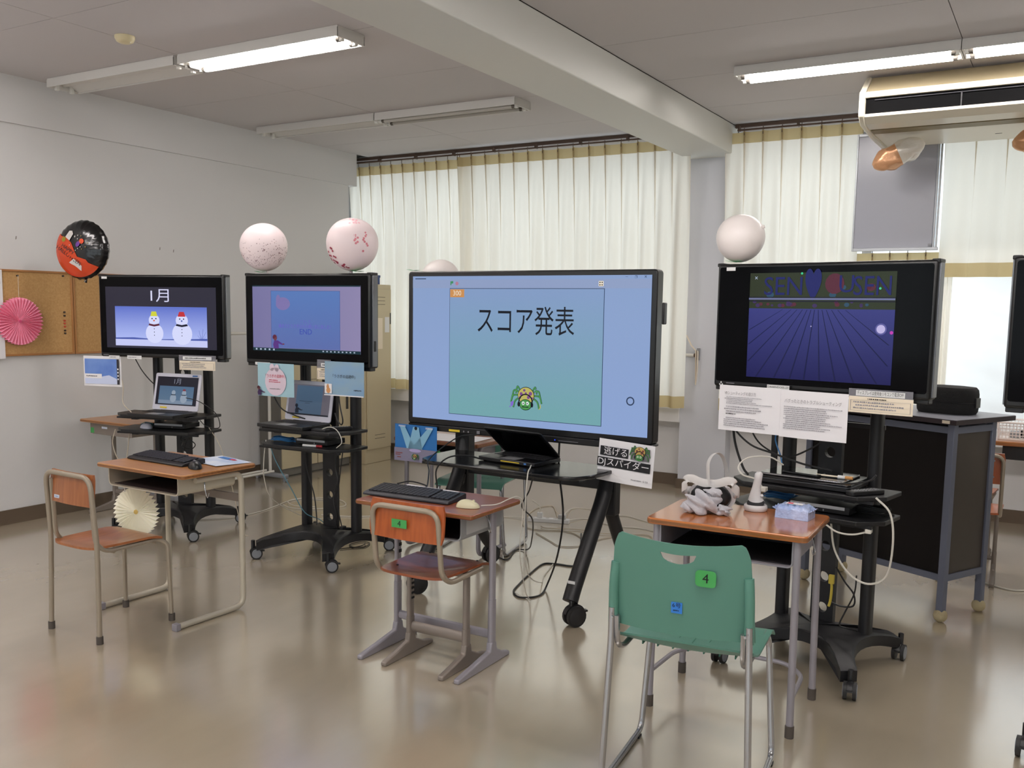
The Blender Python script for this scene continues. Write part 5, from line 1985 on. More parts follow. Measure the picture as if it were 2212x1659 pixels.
cork('cork notice board holding the pink paper fan', 2.40, 4.172)
cork('cork notice board partly behind the winter picture display', 4.176, 5.3)
for k, (y, z, m_) in enumerate(((3.765, 1.70, 'pin_dark'), (4.10, 1.71, 'pin_dark'), (4.10, 1.455, 'pin_dark'), (4.10, 1.43, 'pin_dark'), (4.10, 1.395, 'pin_red'), (4.10, 1.375, 'pin_red'), (4.10, 1.352, 'pin_red'), (4.10, 1.325, 'pin_dark'), (4.10, 1.305, 'pin_dark'), (4.235, 1.695, 'pin_dark'))):
    t = thing('push_pin', ('dark push pin in the column of pins on the cork board' if m_ == 'pin_dark' and 4.0 < y < 4.2 and z < 1.6 else 'red push pin in the column of pins on the cork board') if 4.0 < y < 4.2 and z < 1.6 else ('push pin holding the string of the pink fan' if k == 0 else ('lone dark push pin above the column of pins' if k == 1 else 'lone dark push pin on the cork board half hidden by the display')), 'push pin', (XL + .0172, y, z), 0, 'push pins on the cork boards')
    MB().lathe([(.0, 0), (.006, 0), (.004, .004), (.004, .009), (.007, .011), (.0, .013)], 10, rot=Matrix.Rotation(R(90), 3, 'Y')).build('head', m_, t, smooth=True)
paper_fan('pink pleated paper fan hanging on the cork board', (XL + .045, 3.755, 1.392), (0, 0, R(90)), .163, 'fan_pink', 'fan_pink_core', .145, 40)
wp_ = thing('wall_poster', 'white printed poster pinned at the edge of the cork board beside the pink fan', 'poster', (XL + .026, 3.42, 1.14))
MB().box(0, .001, -.24, .235, 0, .595).build('sheet', 'white_paper', wp_)
pb = MB()
rnd = random.Random(6)
for k in range(13):
    z = .55 - k * .04
    for q in range(4):
        y = -.2 + q * .1
        pb.box(.0012, .0015, y, y + rnd.uniform(.05, .09), z, z + .006)
o_ = pb.build('fine_print', 'poster_text', wp_)
o_['kind'] = 'stuff'
MB().box(.0012, .0015, .14, .22, .50, .56).build('photo_print', 'poster_text', wp_)
# scuffs on the wall are small chips
M('wall_chip', '#8d8884', .8)
for y, z in ((3.78, 1.955), (4.95, 1.955), (5.08, 1.945)):
    MB().prism([(y - .004, z - .012), (y + .004, z - .008), (y + .006, z + .012), (y - .001, z + .01)], XL - .0005, XL + .0012, 'x').build('scuff', 'wall_chip', bpy.data.objects['wall_left'])

# ================================================================== lockers along the left wall
M('locker_beige', '#c6b99a', .42, .1)
M('locker_shaded_side', '#6c6963', .5, .1)  # grey of the cabinet end, with its shade put into the colour
M('locker_dark', '#3b3a37', .6)
ca = thing('steel_cabinet', 'beige steel cabinet with a grey end darkened for shade standing by the left wall', 'cabinet', (-6.02, 6.42, 0))
MB().box(-.135, .12, -.46, .46, .01, 1.10).build('body', 'locker_shaded_side', ca, bevel=.004)
for k in range(2):
    y0 = -.455 + k * .46
    dr = MB().box(.121, .135, y0, y0 + .45, .08, 1.09).build('door', 'locker_beige', ca, bevel=.003)
    MB().box(.1352, .14, y0 + .39, y0 + .42, .55, .68).build('handle', 'locker_dark', dr)
    MB().box(.1352, .1365, y0 + .14, y0 + .26, .70, .78).build('label_card', 'white_paper', dr)
    MB().box(.1352, .1358, y0 + .01, y0 + .44, .86, .864).build('seam', 'locker_dark', dr)
MB().box(-.13, .115, -.46, .46, 0, .012).build('plinth', 'locker_dark', ca)
cb = thing('locker', 'tall beige steel locker in the corner by the curtains', 'locker', (-5.96, 7.16, 0))
MB().box(-.20, .19, -.2, .2, .0, 1.745).build('body', 'locker_beige', cb, bevel=.005)
dr = MB().box(.191, .205, -.18, .185, .14, 1.70).build('door', 'locker_beige', cb, bevel=.004)
for z0 in (.24, 1.55):
    for k in range(3 if z0 > 1 else 2):
        MB().box(.2052, .2062, -.07, .09, z0 + k * .035, z0 + k * .035 + .004).build('vent_slot', 'locker_dark', dr)
MB().box(.2052, .207, .165, .18, 1.36, 1.47).build('handle', 'locker_dark', dr)
MB().box(.2055, .2068, -.12, .05, 1.12, 1.42).build('pasted_sheet', 'cream_paper', dr)
MB().box(.2055, .2068, .085, .155, 1.28, 1.43).build('name_card', 'label_white', dr)
bx = thing('storage_box', 'small blue box on top of the tall beige locker', 'box', (-5.88, 7.14, 1.7455))
M('box_blue', '#2f467e', .5)
MB().box(-.07, .07, -.10, .10, 0, .085).build('box_body', 'box_blue', bx, bevel=.004)
MB().box(-.074, .074, -.104, .104, .066, .09).build('lid', 'box_blue', bx, bevel=.003)

# rolling rack of white tubes beside the lockers
rk = thing('rolling_rack', 'low white tube rack on grey feet along the left wall between two carts', 'rack', (-5.93, 5.30, 0))
M('rack_white', '#d9d6cf', .35, .2)
M('rack_grey', '#8b8d92', .5)
MB().tube([(.0, -.62, 1.29), (.0, .58, 1.29)], .014, 10).build('top_bar', 'rack_white', rk, smooth=True)
for y in (-.6, .56):
    MB().tube([(0, y, .05), (0, y, 1.295)], .014, 10).build('post', 'rack_white', rk, smooth=True)
    MB().box(-.17, .20, y - .025, y + .025, .03, .068).build('foot', 'rack_grey', rk, bevel=.012, seg=3)
    for x in (-.15, .18):
        MB().cyl((x, y - .015, .018), (x, y + .015, .018), .018, n=14).build('castor', 'rack_grey', rk, smooth=True)
for x in (-.03, .06):
    MB().tube([(x, -.58, .085), (x, .54, .085)], .011, 10).build('base_tube', 'rack_white', rk, smooth=True)

# ================================================================== balloons
M('balloon_pink', '#f4e3e5', .35, spec=.4)
M('balloon_blush', '#f6e6e8', .35, spec=.4)
M('balloon_white', '#efe7e4', .35, spec=.4)
M('confetti_red', '#a83c50', .5)
M('confetti_rose', '#d8838f', .5)
M('confetti_pale', '#eeb4c0', .5)
M('confetti_grey', '#96787e', .5)
M('tape_green', '#2f9a55', .5)


def balloon(label, c, r, mat, tilt=(0, 0, 0), tape=True):
    t = thing('balloon', label, 'balloon', c, 0, 'round balloons on the displays')
    t.rotation_euler = tilt
    prof = []
    for k in range(0, 25):
        a = PI * k / 24
        rr = r * math.sin(a) * (1 - .04 * math.cos(a))
        prof.append((max(rr, .0), -r * math.cos(a) * (1.03 if a < PI / 2 else 1.0)))
    MB().lathe(prof, 32).build('skin', mat, t, smooth=True, ang=80)
    MB().lathe([(.0, -r * 1.10), (.009, -r * 1.10), (.004, -r * 1.05), (.006, -r * 1.02)], 10).build('knot', mat, t, smooth=True)
    return t


def dots(t, r, spots, rad, mat, name='confetti_dot'):
    me = None
    for a, e in spots:
        d = Vector((math.cos(R(e)) * math.sin(R(a)), -math.cos(R(e)) * math.cos(R(a)), math.sin(R(e))))
        if me is None:
            b = MB().lathe([(0, 0), (rad, 0), (rad, .0009), (0, .001)], 7)
            o = b.build(name, mat, t)
            me = o.data
        else:
            o = bpy.data.objects.new(name, me)
            COL.objects.link(o)
            o.parent = t
        o.location = d * (r * 1.004)
        o.rotation_euler = d.to_track_quat('Z', 'Y').to_euler()


def tv_top(T, x, z, off=.04):
    ya = R(T[1])
    return (T[0][0] + math.cos(ya) * x - math.sin(ya) * off, T[0][1] + math.sin(ya) * x + math.cos(ya) * off, z)


rnd = random.Random(3)
b1 = balloon('pale pink balloon with fine grey confetti on the END display, nearer the cork board', tv_top(TV2, -.345, 1.874), .141, 'balloon_blush', (R(4), R(-6), 0))
fine = MB()
for k in range(420):
    a, e = rnd.uniform(-80, 150), rnd.gauss(-32, 26)
    d = Vector((math.cos(R(e)) * math.sin(R(a)), -math.cos(R(e)) * math.cos(R(a)), math.sin(R(e)))) * .1418
    s_ = rnd.uniform(.0012, .0026)
    q = d.to_track_quat('Z', 'Y').to_matrix()
    fine._add([q @ Vector(p) + d for p in ((-s_, -s_, 0), (s_, -s_, 0), (s_, s_, 0), (-s_, s_, 0))], [(0, 1, 2, 3)])
o_ = fine.build('fine_confetti', 'confetti_grey', b1)
o_['kind'] = 'stuff'
b2 = balloon('pale pink balloon with large red confetti dots on the END display', tv_top(TV2, .315, 1.878), .148, 'balloon_pink', (R(5), R(8), 0))
sp1 = [(rnd.uniform(-35, -5) + 5 * math.sin(k), rnd.uniform(-50, -5)) for k in range(16)] + [(rnd.uniform(0, 40), rnd.uniform(-70, -45)) for k in range(12)]
sp2 = [(48 + 4 * math.sin(k * 2), 8 + k * 3) for k in range(7)] + [(70 + 5 * math.cos(k), 4 + 4 * k) for k in range(8)] + [(65, -8)]
sp3 = [(rnd.uniform(0, 70), rnd.uniform(55, 75)) for k in range(10)]
dots(b2, .148, sp1, .0068, 'confetti_red')
dots(b2, .148, sp2, .0068, 'confetti_rose')
dots(b2, .148, sp3, .0068, 'confetti_pale')
for k in range(3):
    pass
b3 = balloon('plain white balloon peeping out behind the corner of the big touch display', tv_top(TV3, -.665, 1.688, .19), .112, 'balloon_white', (R(10), 0, 0))
b4 = balloon('plain white balloon with its knot to the side on the road display', tv_top(TV4, -.385, 1.848, .045), .104, 'balloon_white', (R(-10), R(-115), R(10)))
for T, x, z, l in ((TV2, -.36, 1.7185, 'green tape strip under the confetti balloon nearer the cork board'), (TV2, .36, 1.7185, 'green tape strip under the balloon with red dots'), (TV4, -.40, 1.7395, 'green tape strip under the balloon on the road display'), (TV3, -.735, 1.7265, 'green tape tag on the corner of the big touch display')):
    t = thing('tape_strip', l, 'tape', tv_top(T, x, z, .025), R(T[1]), 'green tape strips holding balloons')
    MB().slab(lambda u, v: ((.07 * (u - .5), .035 * (v - .5), .004 + .006 * abs(2 * u - 1) * (1 if u < .5 else .3)), (0, 0, 1)), .0008, 8, 2).build('strip', 'tape_green', t)

# black foil balloon
M('foil_black', '#0c0b0d', .16, .3, spec=.8, bump=(14, .25))
M('foil_orange', '#c8431c', .25, .2)
M('foil_white', '#c9c4c0', .3)
M('foil_green', '#8a7a1c', .3)
M('foil_purple', '#5e2b84', .3)
fb = thing('foil_balloon', 'black foil balloon with a happy halloween print above the winter picture display', 'balloon', (-5.69, 3.95, 1.875))
ft = Matrix.Rotation(R(34), 3, 'Y') @ Matrix.Rotation(R(13), 3, 'Z') @ Matrix.Rotation(R(-12), 3, 'X')
fb.rotation_euler = ft.to_euler()
RB = .198


def foil(u, v, s):
    a = 2 * PI * u
    rr = v
    wr = 1 + .012 * math.sin(a * 26) * rr ** 3
    return (RB * rr * wr * math.sin(a) * .98, s * .075 * math.sqrt(max(0, 1 - rr ** 2.3)) * (1 + .04 * math.sin(a * 26) * rr ** 4), RB * rr * wr * math.cos(a))


b = MB()
b.grid(lambda u, v: foil(u, v, -1), 78, 14)
b.grid(lambda u, v: foil(u, v, 1), 78, 14)
b.build('foil_skin', 'foil_black', fb, smooth=True, ang=80)


def foil_patch(name, mat, cx, cz, poly, off=.002, sub=6):
    """print lying on the swollen face"""
    v, f = [], []
    n = len(poly)
    for k in range(sub + 1):
        for x, z in poly:
            X, Z = cx + x * k / sub, cz + z * k / sub
            r_ = min(.985, math.hypot(X, Z) / RB)
            v.append((X, -.075 * math.sqrt(max(0, 1 - r_ ** 2.3)) * 1.02 - off, Z))
    for k in range(sub):
        for i in range(n):
            j = (i + 1) % n
            f.append((k * n + j, k * n + i, (k + 1) * n + i, (k + 1) * n + j))
    return MB()._add(v, f).build(name, mat, fb, smooth=True, ang=80)


op = [(RB * .93 * math.cos(R(a)), RB * .93 * math.sin(R(a))) for a in range(178, 362, 8)]
op += [(.15, -.045), (.10, -.02), (.05, -.045), (.0, -.015), (-.05, .015), (-.11, .02), (-.15, .005)]
foil_patch('print_orange', 'foil_orange', 0, -.05, [(x, z + .05) for x, z in op], .002, 8)
foil_patch('print_ghost', 'foil_white', -.09, .05, [(-.022, -.03), (.022, -.03), (.02, .02), (0, .032), (-.02, .02)], .004)
foil_patch('print_ghost', 'foil_white', .055, -.085, [(-.05, -.02), (.05, -.02), (.04, .012), (-.03, .022)], .004)
foil_patch('print_moon', 'foil_green', -.115, .0, ell(0, 0, .018), .004)
foil_patch('print_candy', 'foil_purple', .0, .035, ell(0, 0, .014, .02), .004)
foil_patch('print_ring', 'foil_orange', .012, .065, ell(0, 0, .017), .004)
for k in range(14):
    a = rnd.uniform(0, 2 * PI)
    foil_patch('print_star', 'foil_white' if k % 3 else 'foil_green', rnd.uniform(-.05, .12), rnd.uniform(.06, .13) if k % 2 else rnd.uniform(-.03, .06) , ell(0, 0, .0035, n=6), .004, 2)
text('HAPPY', .036, 'foil_black', fb, (-.045, -.0795, -.035), name='lettering')
text('HALLOWEEN', .036, 'foil_black', fb, (-.02, -.0755, -.068), name='lettering')
MB().lathe([(0, -.02), (.012, -.02), (.004, 0), (.0, .01)], 10, c=(.13, 0, -.15)).build('tail', 'foil_black', fb, smooth=True)

# gold and white foil balloons caught under the air conditioner
M('foil_gold', '#d3a078', .3, .4, bump=(16, .9))
M('foil_pearl', '#e8e3da', .3, .2, bump=(16, .9))


def caught(label, loc, rot, a_=.17, group='foil balloons under the air conditioner'):
    t = thing('foil_balloon', label, 'balloon', loc, 0, group)
    t.rotation_euler = rot

    def fn(u, v):
        q = 2 * PI * v
        x = -1 + 2 * u
        rad = math.sqrt(max(0, 1 - abs(x) ** 2.4)) * (1 + .10 * math.sin(7 * x + 2 * math.sin(q)) * math.sin(q * 3))
        return (a_ * x, .075 * rad * math.cos(q), .075 * rad * math.sin(q) * (1 + .08 * math.sin(q * 5 + x * 9)))
    MB().grid(lambda u, v: fn(.01 + .5 * u, v), 14, 30).build('gold_half', 'foil_gold', t, smooth=True, ang=80)
    MB().grid(lambda u, v: fn(.51 + .48 * u, v), 14, 30).build('pearl_half', 'foil_pearl', t, smooth=True, ang=80)
    return t


caught('crumpled gold and white foil balloon in front of the grey window panel', (-1.02, 6.62, 2.565), (R(20), R(-25), R(5)))
caught('crumpled gold and white foil balloon under the air conditioner away from the grey panel', (-.20, 6.62, 2.60), (R(10), R(-8), R(5)))

# ================================================================== podium
M('podium_panel', '#0e0807', .65, spec=.25)
M('podium_side', '#3f3730', .5)
M('podium_frame', '#6d7283', .5, .3)
M('podium_top', '#8b8d96', .4)
M('podium_edge', '#2a1f24', .5)
M('tennis_ball', '#b9ab88', .95, bump=(200, .4))
po = thing('podium', 'black podium with a grey steel frame standing on tennis balls beside the road display', 'podium', (-.744, 5.318, 0), R(-27))
hw, hd = .427, .165
for sx in (-1, 1):
    for sy in (-1, 1):
        x, y = sx * (hw - .0), sy * (hd - .0)
        MB().box(x - .018, x + .018, y - .018, y + .018, .03, 1.0).build('corner_post', 'podium_frame', po, bevel=.003)
        MB().ball((x, y, .033), .034, n=16, m=10).build('tennis_ball', 'tennis_ball', po, smooth=True)
for z in (.225, .965):
    for y in (-hd, hd):
        MB().box(-hw, hw, y - .015, y + .015, z - .016, z + .016).build('rail', 'podium_frame', po)
    for x in (-hw, hw):
        MB().box(x - .015, x + .015, -hd, hd, z - .016, z + .016).build('rail', 'podium_frame', po)
MB().box(-hw, hw, -hd - .004, -hd + .008, .235, .955).build('front_panel', 'podium_panel', po)
for x in (-hw, hw):
    MB().box(x - .006, x + .006, -hd, hd, .235, .955).build('side_panel', 'podium_side', po)
MB().box(-hw, hw, hd - .006, hd + .004, .235, .955).build('rear_panel', 'podium_side', po)
MB().box(-hw - .05, hw + .05, -hd - .06, hd + .12, 1.0, 1.024).build('top', 'podium_top', po, bevel=.002)
MB().prism([(-hw - .053, -hd - .063), (hw + .053, -hd - .063), (hw + .053, hd + .12), (hw + .048, hd + .12), (hw + .048, -hd - .058), (-hw - .053, -hd - .058)], .998, 1.022, 'z').build('edge_band', 'podium_edge', po)
MB().box(hw - .02, hw + .02, -hd - .0645, -hd - .063, 1.003, 1.018).build('sticker', 'cream_paper', po)

cs = thing('equipment_case', 'black rounded fabric case on top of the podium', 'case', (-.50, 5.27, 1.0245), R(-15))
M('case_fabric', '#0b0b0c', .85, bump=(300, .3))
prof = []
ol = rrect(.29, .20, .085, 8)
b = MB()
n_ = len(ol)
lv = ((.93, 0), (.985, .012), (1., .03), (1., .058), (.985, .059), (.985, .063), (1., .064), (1., .10), (.975, .122), (.90, .135), (.6, .139))
v = [(x * k, y * k, z) for k, z in lv for x, y in ol]
f = []
for i in range(len(lv) - 1):
    for k in range(n_):
        f.append((i * n_ + k, i * n_ + (k + 1) % n_, (i + 1) * n_ + (k + 1) % n_, (i + 1) * n_ + k))
f += [tuple(range(n_ - 1, -1, -1)), tuple((len(lv) - 1) * n_ + k for k in range(n_))]
b._add(v, f).build('shell', 'case_fabric', cs, smooth=True)
MB().tube([(x * 1.003, y * 1.003, .061) for x, y in ol], .0022, 6, closed=True).build('zip', 'black_plastic', cs, smooth=True)
MB().box(.144, .152, -.03, .03, .035, .085).build('grab_loop', 'black_plastic', cs, bevel=.002)
tb = thing('tissue_box', 'white tissue box on the podium beside the black case', 'box', (-.775, 5.335, 1.0245), R(-27))
MB().box(-.085, .085, -.05, .05, 0, .055).build('carton', 'label_white', tb, bevel=.003)
MB().box(-.05, .05, -.051, -.0502, .012, .04).build('print', 'print_sheet', tb)
crumple(0, 0, .065, .04, .02, .022, 4, 16, 10).build('tissue', 'white_paper', tb, smooth=True)

# ================================================================== desk, basket and chairs by the second window
d6 = thing('work_table', 'brown table with black legs under the second window', 'table', (.30, 7.0, 0), R(0))
wood('table_wood', '#a06a3e', '#8c5930')
desk_top(d6, 1.30, .50, .722, 'table_wood', 'edge_wood', .03, .01)
MB().box(-.6, .6, -.21, .2, .60, .692).build('drawer_box', 'black_plastic', d6)
for s in (-.36, .6):
    MB().box(s - .02, s + .02, -.2, .2, .05, .6).build('leg_panel', 'black_matte', d6)
    MB().box(s - .03, s + .03, -.24, .22, 0, .05).build('foot', 'dark_metal', d6, bevel=.005)
bs = thing('basket', 'white perforated plastic basket on the table under the window', 'basket', (-.17, 6.95, .7225))
M('basket_white', '#e6ddd8', .4)


def wall_holes(b, p0, p1, h, lean, nx, nz, m=.012):
    """perforated wall as a grid of bars"""
    p0, p1 = Vector(p0), Vector(p1)
    d = p1 - p0
    nrm = Vector((d.y, -d.x, 0)).normalized()
    up = Vector((0, 0, h)) + nrm * lean

    def Q(u, v):
        return p0 + d * u * (1 + 0) + up * v
    w = .0035
    for k in range(nx + 1):
        u = k / nx
        b.tube([Q(u, 0), Q(u, 1)], w, 4)
    for k in range(nz + 1):
        v = k / nz
        b.tube([Q(0, v), Q(1, v)], w, 4)


for k, (p0, p1, nx) in enumerate((((-.16, -.10, .008), (.16, -.10, .008), 16), ((.16, -.10, .008), (.16, .10, .008), 10), ((.16, .10, .008), (-.16, .10, .008), 16), ((-.16, .10, .008), (-.16, -.10, .008), 10))):
    b = MB()
    wall_holes(b, p0, p1, .105, .018, nx, 5)
    o_ = b.build('mesh_wall', 'basket_white', bs)
    o_['kind'] = 'stuff'
MB().prism(rrect(.33, .21, .02), 0, .008, 'z').build('floor_plate', 'basket_white', bs)
MB().tube([(x, y, .115) for x, y in rrect(.37, .25, .02)], .007, 6, closed=True).build('rim', 'basket_white', bs, smooth=True)
for k in range(3):
    t = thing('cable_box', ('grey adapter', 'dark adapter', 'pale adapter')[k] + ' lying inside the white basket', 'electronics', (-.24 + .07 * k, 6.94, .7312), R(20 * k))
    MB().box(-.028, .028, -.04, .04, 0, .04 + .01 * k).build('case', ('grey_steel', 'box_black', 'label_white')[k], t, bevel=.004)
w2 = copy_tree(wp)
w2.location = (.075, 6.80, .7225)
w2.rotation_euler = (0, 0, R(10))
tag(w2, 'pale blue plastic pack of wipes on the table beside the white basket', 'wipes pack')


def small_chair(label, loc, rz, mat):
    t = thing('school_chair', label, 'chair', loc, rz, 'wooden school chairs')
    MB().tube(fillet([(-.155, .10, .40), (-.155, -.12, .40), (-.155, -.20, .45), (-.155, -.23, .76), (.155, -.23, .76), (.155, -.20, .45), (.155, -.12, .40), (.155, .10, .40)], .05, 5), .011, 8).build('back_frame', 'frame_beige', t, smooth=True)
    MB().slab(seat_fn(.34, .34, .425, .014), .011, 10, 8).build('seat', mat, t, smooth=True)
    MB().slab(back_fn(.33, .17, .685, -.205, .015), .011, 10, 6).build('backrest', mat, t, smooth=True)
    for x, z in ((-.11, .73), (.11, .73), (-.11, .64), (.11, .64)):
        MB().cyl((x, -.228, z), (x, -.216, z), .005, n=8).build('screw', 'chrome', t)
    for s in (-1, 1):
        column_leg(t, s * .14, .02, 0, .40, 'frame_brown_grey', .19, .17, .026, .044)
    MB().tube([(-.14, .02, .125), (.14, .02, .125)], .012, 8).build('crossbar', 'frame_brown_grey', t, smooth=True)
    return t


small_chair('orange school chair behind the podium pushed up to the window table', (-.475, 6.52, 0), R(-2), 'chair_wood_orange')
small_chair('orange school chair showing its whole backrest past the edge of the podium', (-.405, 5.95, 0), R(2), 'chair_wood_orange')

# bracket with a curtain tie on the pillar
tbk = thing('curtain_tie', 'cream curtain tie band hanging from a metal hook on the grey pillar', 'curtain tie', (-2.66, 7.578, 1.17))
M('tie_cream', '#ded2c0', .8)
MB().box(-.012, .012, -.012, .01, -.05, .05).build('hook_plate', 'grey_steel', tbk, bevel=.002)
MB().cyl((0, -.03, .03), (0, -.008, .03), .008, n=10).build('hook', 'grey_steel', tbk)
MB().tube([(-.10, -.035, .16), (-.05, -.035, .07), (-.012, -.03, .03), (-.008, -.03, -.10), (-.005, -.028, -.26)], .003, 8, ry=.016, up=(0, 1, .2)).build('band', 'tie_cream', tbk, smooth=True)
MB().tube([(.004, -.026, .03), (.006, -.026, -.10), (-.002, -.026, -.24)], .003, 8, ry=.016, up=(0, 1, .2)).build('band_end', 'tie_cream', tbk, smooth=True)
MB().cyl((-.13, -.02, -.01), (-.03, -.02, -.01), .014, n=10).build('rod', 'rack_white', tbk, smooth=True)
MB().cyl((-.03, -.02, -.01), (-.02, -.02, -.01), .016, n=10).build('rod_cap', 'brown_rail', tbk, smooth=True)

# ================================================================== floor: power strip and loose cables
sx = thing('power_strip', 'white power strip lying on the floor behind the big touch display', 'power strip', (-3.11, 5.80, 0), R(17))
MB().box(-.15, .15, -.025, .025, 0, .03).build('body', 'label_white', sx, bevel=.004)
for k in range(5):
    MB().cyl((-.12 + k * .055, 0, .03), (-.12 + k * .055, 0, .0306), .015, n=14).build('outlet', 'print_sheet', sx)
MB().box(-.085, -.045, -.015, .015, .0302, .07).build('plug', 'label_white', sx, bevel=.004)
MB().box(.07, .125, -.02, .02, .0302, .062).build('adapter', 'print_sheet', sx, bevel=.004)


def cable(label, pts, mat, r=.0035, sub=6, cat='cable', plug=None):
    t = thing('cable', label, cat, pts[0], 0, 'loose cables')
    p0 = Vector(pts[0])
    MB().tube(catmull([Vector(p) - p0 for p in pts], sub), r, 6).build('cord', mat, t, smooth=True)
    if plug:
        q = Vector(pts[-1]) - p0
        MB().box(q.x - .012, q.x + .012, q.y - .018, q.y + .018, q.z - .006, q.z + .012).build('plug', mat, t, bevel=.003)
    return t


Z = .005
cable('thick black power cable hanging from the big touch display and looping on the floor', [(-2.22, 4.24, .86), (-2.22, 4.24, .70), (-2.20, 4.26, .45), (-2.24, 4.28, .22), (-2.34, 4.36, .03), (-2.32, 4.26, Z), (-2.34, 4.18, Z), (-2.40, 4.15, Z), (-2.47, 4.22, Z), (-2.515, 4.36, Z), (-2.56, 4.55, Z), (-2.60, 4.78, Z), (-2.54, 4.83, Z), (-2.44, 4.84, Z), (-2.38, 4.90, Z), (-2.50, 5.1, Z), (-2.75, 5.60, Z)], 'cable_black', .0055)
cable('thin white cable from the black laptop down to the floor under the tray', [(-2.24, 3.98, .752), (-2.20, 3.90, .755), (-2.19, 3.855, .71), (-2.21, 3.87, .45), (-2.25, 3.98, .20), (-2.40, 4.40, .02), (-2.47, 4.56, Z), (-2.55, 4.82, Z)], 'cable_white', .003)
cable('black cable hanging under the tray of the big touch display towards the desk frame behind', [(-2.20, 3.93, .705), (-2.25, 3.98, .62), (-2.33, 4.05, .52), (-2.35, 4.2, .42), (-2.55, 4.55, .20), (-2.80, 4.95, .03), (-2.90, 4.98, Z), (-2.83, 4.75, Z), (-2.95, 4.80, Z)], 'cable_black', .004)
cable('black cable arching from the display bar down to the keyboard on the reddish desk', [(-2.70, 4.19, .845), (-2.78, 4.12, .83), (-2.80, 3.90, .745), (-2.72, 3.78, .70), (-2.60, 3.60, .67), (-2.52, 3.47, .69), (-2.48, 3.42, .712), (-2.52, 3.36, .735), (-2.56, 3.31, .728)], 'cable_black', .0035)
cable('black cable with a pale plug curving over the tray of the big touch display', [(-2.56, 4.03, .745), (-2.63, 3.98, .765), (-2.70, 3.92, .755), (-2.73, 3.86, .70), (-2.74, 3.88, .60), (-2.78, 3.95, .45)], 'cable_black', .0045)
cable('pale cord of the cream mouse trailing over the edge of the reddish desk', [(-2.03, 3.19, .712), (-1.99, 3.25, .712), (-1.98, 3.33, .722), (-1.985, 3.42, .715), (-1.99, 3.47, .66), (-2.02, 3.50, .45), (-2.10, 3.7, .2), (-2.3, 4.1, .02), (-2.45, 4.2, Z)], 'cable_white', .0022)
cable('white cable running from the power strip towards the pillar', [(-3.00, 5.87, .015), (-2.95, 6.02, Z), (-2.87, 6.03, Z), (-2.75, 5.97, Z), (-2.60, 5.95, Z), (-2.47, 5.98, Z), (-2.20, 5.92, Z), (-1.9, 5.95, Z), (-1.4, 5.9, Z)], 'cable_white', .004)
cable('beige cable looping around the power strip', [(-3.04, 5.84, .05), (-3.21, 6.10, .01), (-3.35, 6.29, Z), (-3.40, 6.14, Z), (-3.32, 5.83, Z), (-3.20, 5.59, Z), (-3.06, 5.53, Z), (-2.91, 5.60, Z), (-2.80, 5.58, Z), (-2.70, 5.50, Z)], 'cable_beige', .0035)
cable('beige cable with a wide bend in front of the power strip', [(-3.02, 5.45, Z), (-2.84, 5.31, Z), (-2.71, 5.22, Z), (-2.61, 5.30, Z), (-2.58, 5.52, Z), (-2.54, 5.63, Z), (-2.45, 5.78, Z), (-2.36, 5.82, Z), (-2.30, 5.77, Z)], 'cable_beige', .0035)
cable('beige cable crossing the loops in front of the power strip', [(-3.08, 5.63, .008), (-3.03, 5.60, .008), (-2.93, 5.64, .008), (-2.80, 5.69, .008), (-2.66, 5.67, .008), (-2.50, 5.74, .008)], 'cable_beige', .0035)
cable('white cable behind the power strip running along the window wall', [(-3.03, 5.86, .045), (-3.17, 6.29, Z), (-3.02, 6.35, Z), (-2.80, 6.28, Z), (-2.70, 6.29, Z), (-2.55, 6.22, Z), (-2.2, 6.1, Z), (-1.7, 6.2, Z)], 'cable_white', .004)
cable('white plug lead standing up from the power strip', [(-3.17, 5.775, .065), (-3.17, 5.775, .10), (-3.20, 5.77, .135), (-3.24, 5.78, .15)], 'cable_white', .0045)
cable('white cable from the power strip past the green chair', [(-3.25, 5.78, .02), (-3.45, 5.75, Z), (-3.7, 5.6, Z), (-4.0, 5.45, Z), (-4.36, 5.14, Z), (-4.6, 5.05, Z)], 'cable_white', .004)
cable('grey cable crossing the floor between the two smaller display carts', [(-5.25, 4.40, Z), (-5.08, 4.58, Z), (-5.04, 4.72, Z), (-5.05, 4.92, Z), (-5.09, 5.08, Z), (-5.14, 5.28, Z), (-5.09, 5.42, Z), (-4.86, 5.48, Z)], 'cable_white', .0035)
cable('white cable coiled in a wide loop on the floor behind the END display cart', [(-5.06, 5.13, .008), (-4.94, 5.09, .008), (-4.79, 5.15, .008), (-4.68, 5.27, .008), (-4.67, 5.40, .008), (-4.84, 5.52, .008), (-5.04, 5.48, .008), (-5.14, 5.35, .008), (-5.10, 5.22, .012), (-4.95, 5.15, .012), (-4.80, 5.20, .012)], 'cable_white', .0035)
cable('thin black cable coiled under the END display cart', [(-3.84, 4.38, Z), (-3.80, 4.44, Z), (-3.745, 4.51, Z), (-3.78, 4.60, Z), (-3.845, 4.60, Z), (-3.86, 4.50, Z), (-3.79, 4.46, Z), (-3.77, 4.53, .009), (-3.80, 4.58, .009)], 'cable_black', .003)
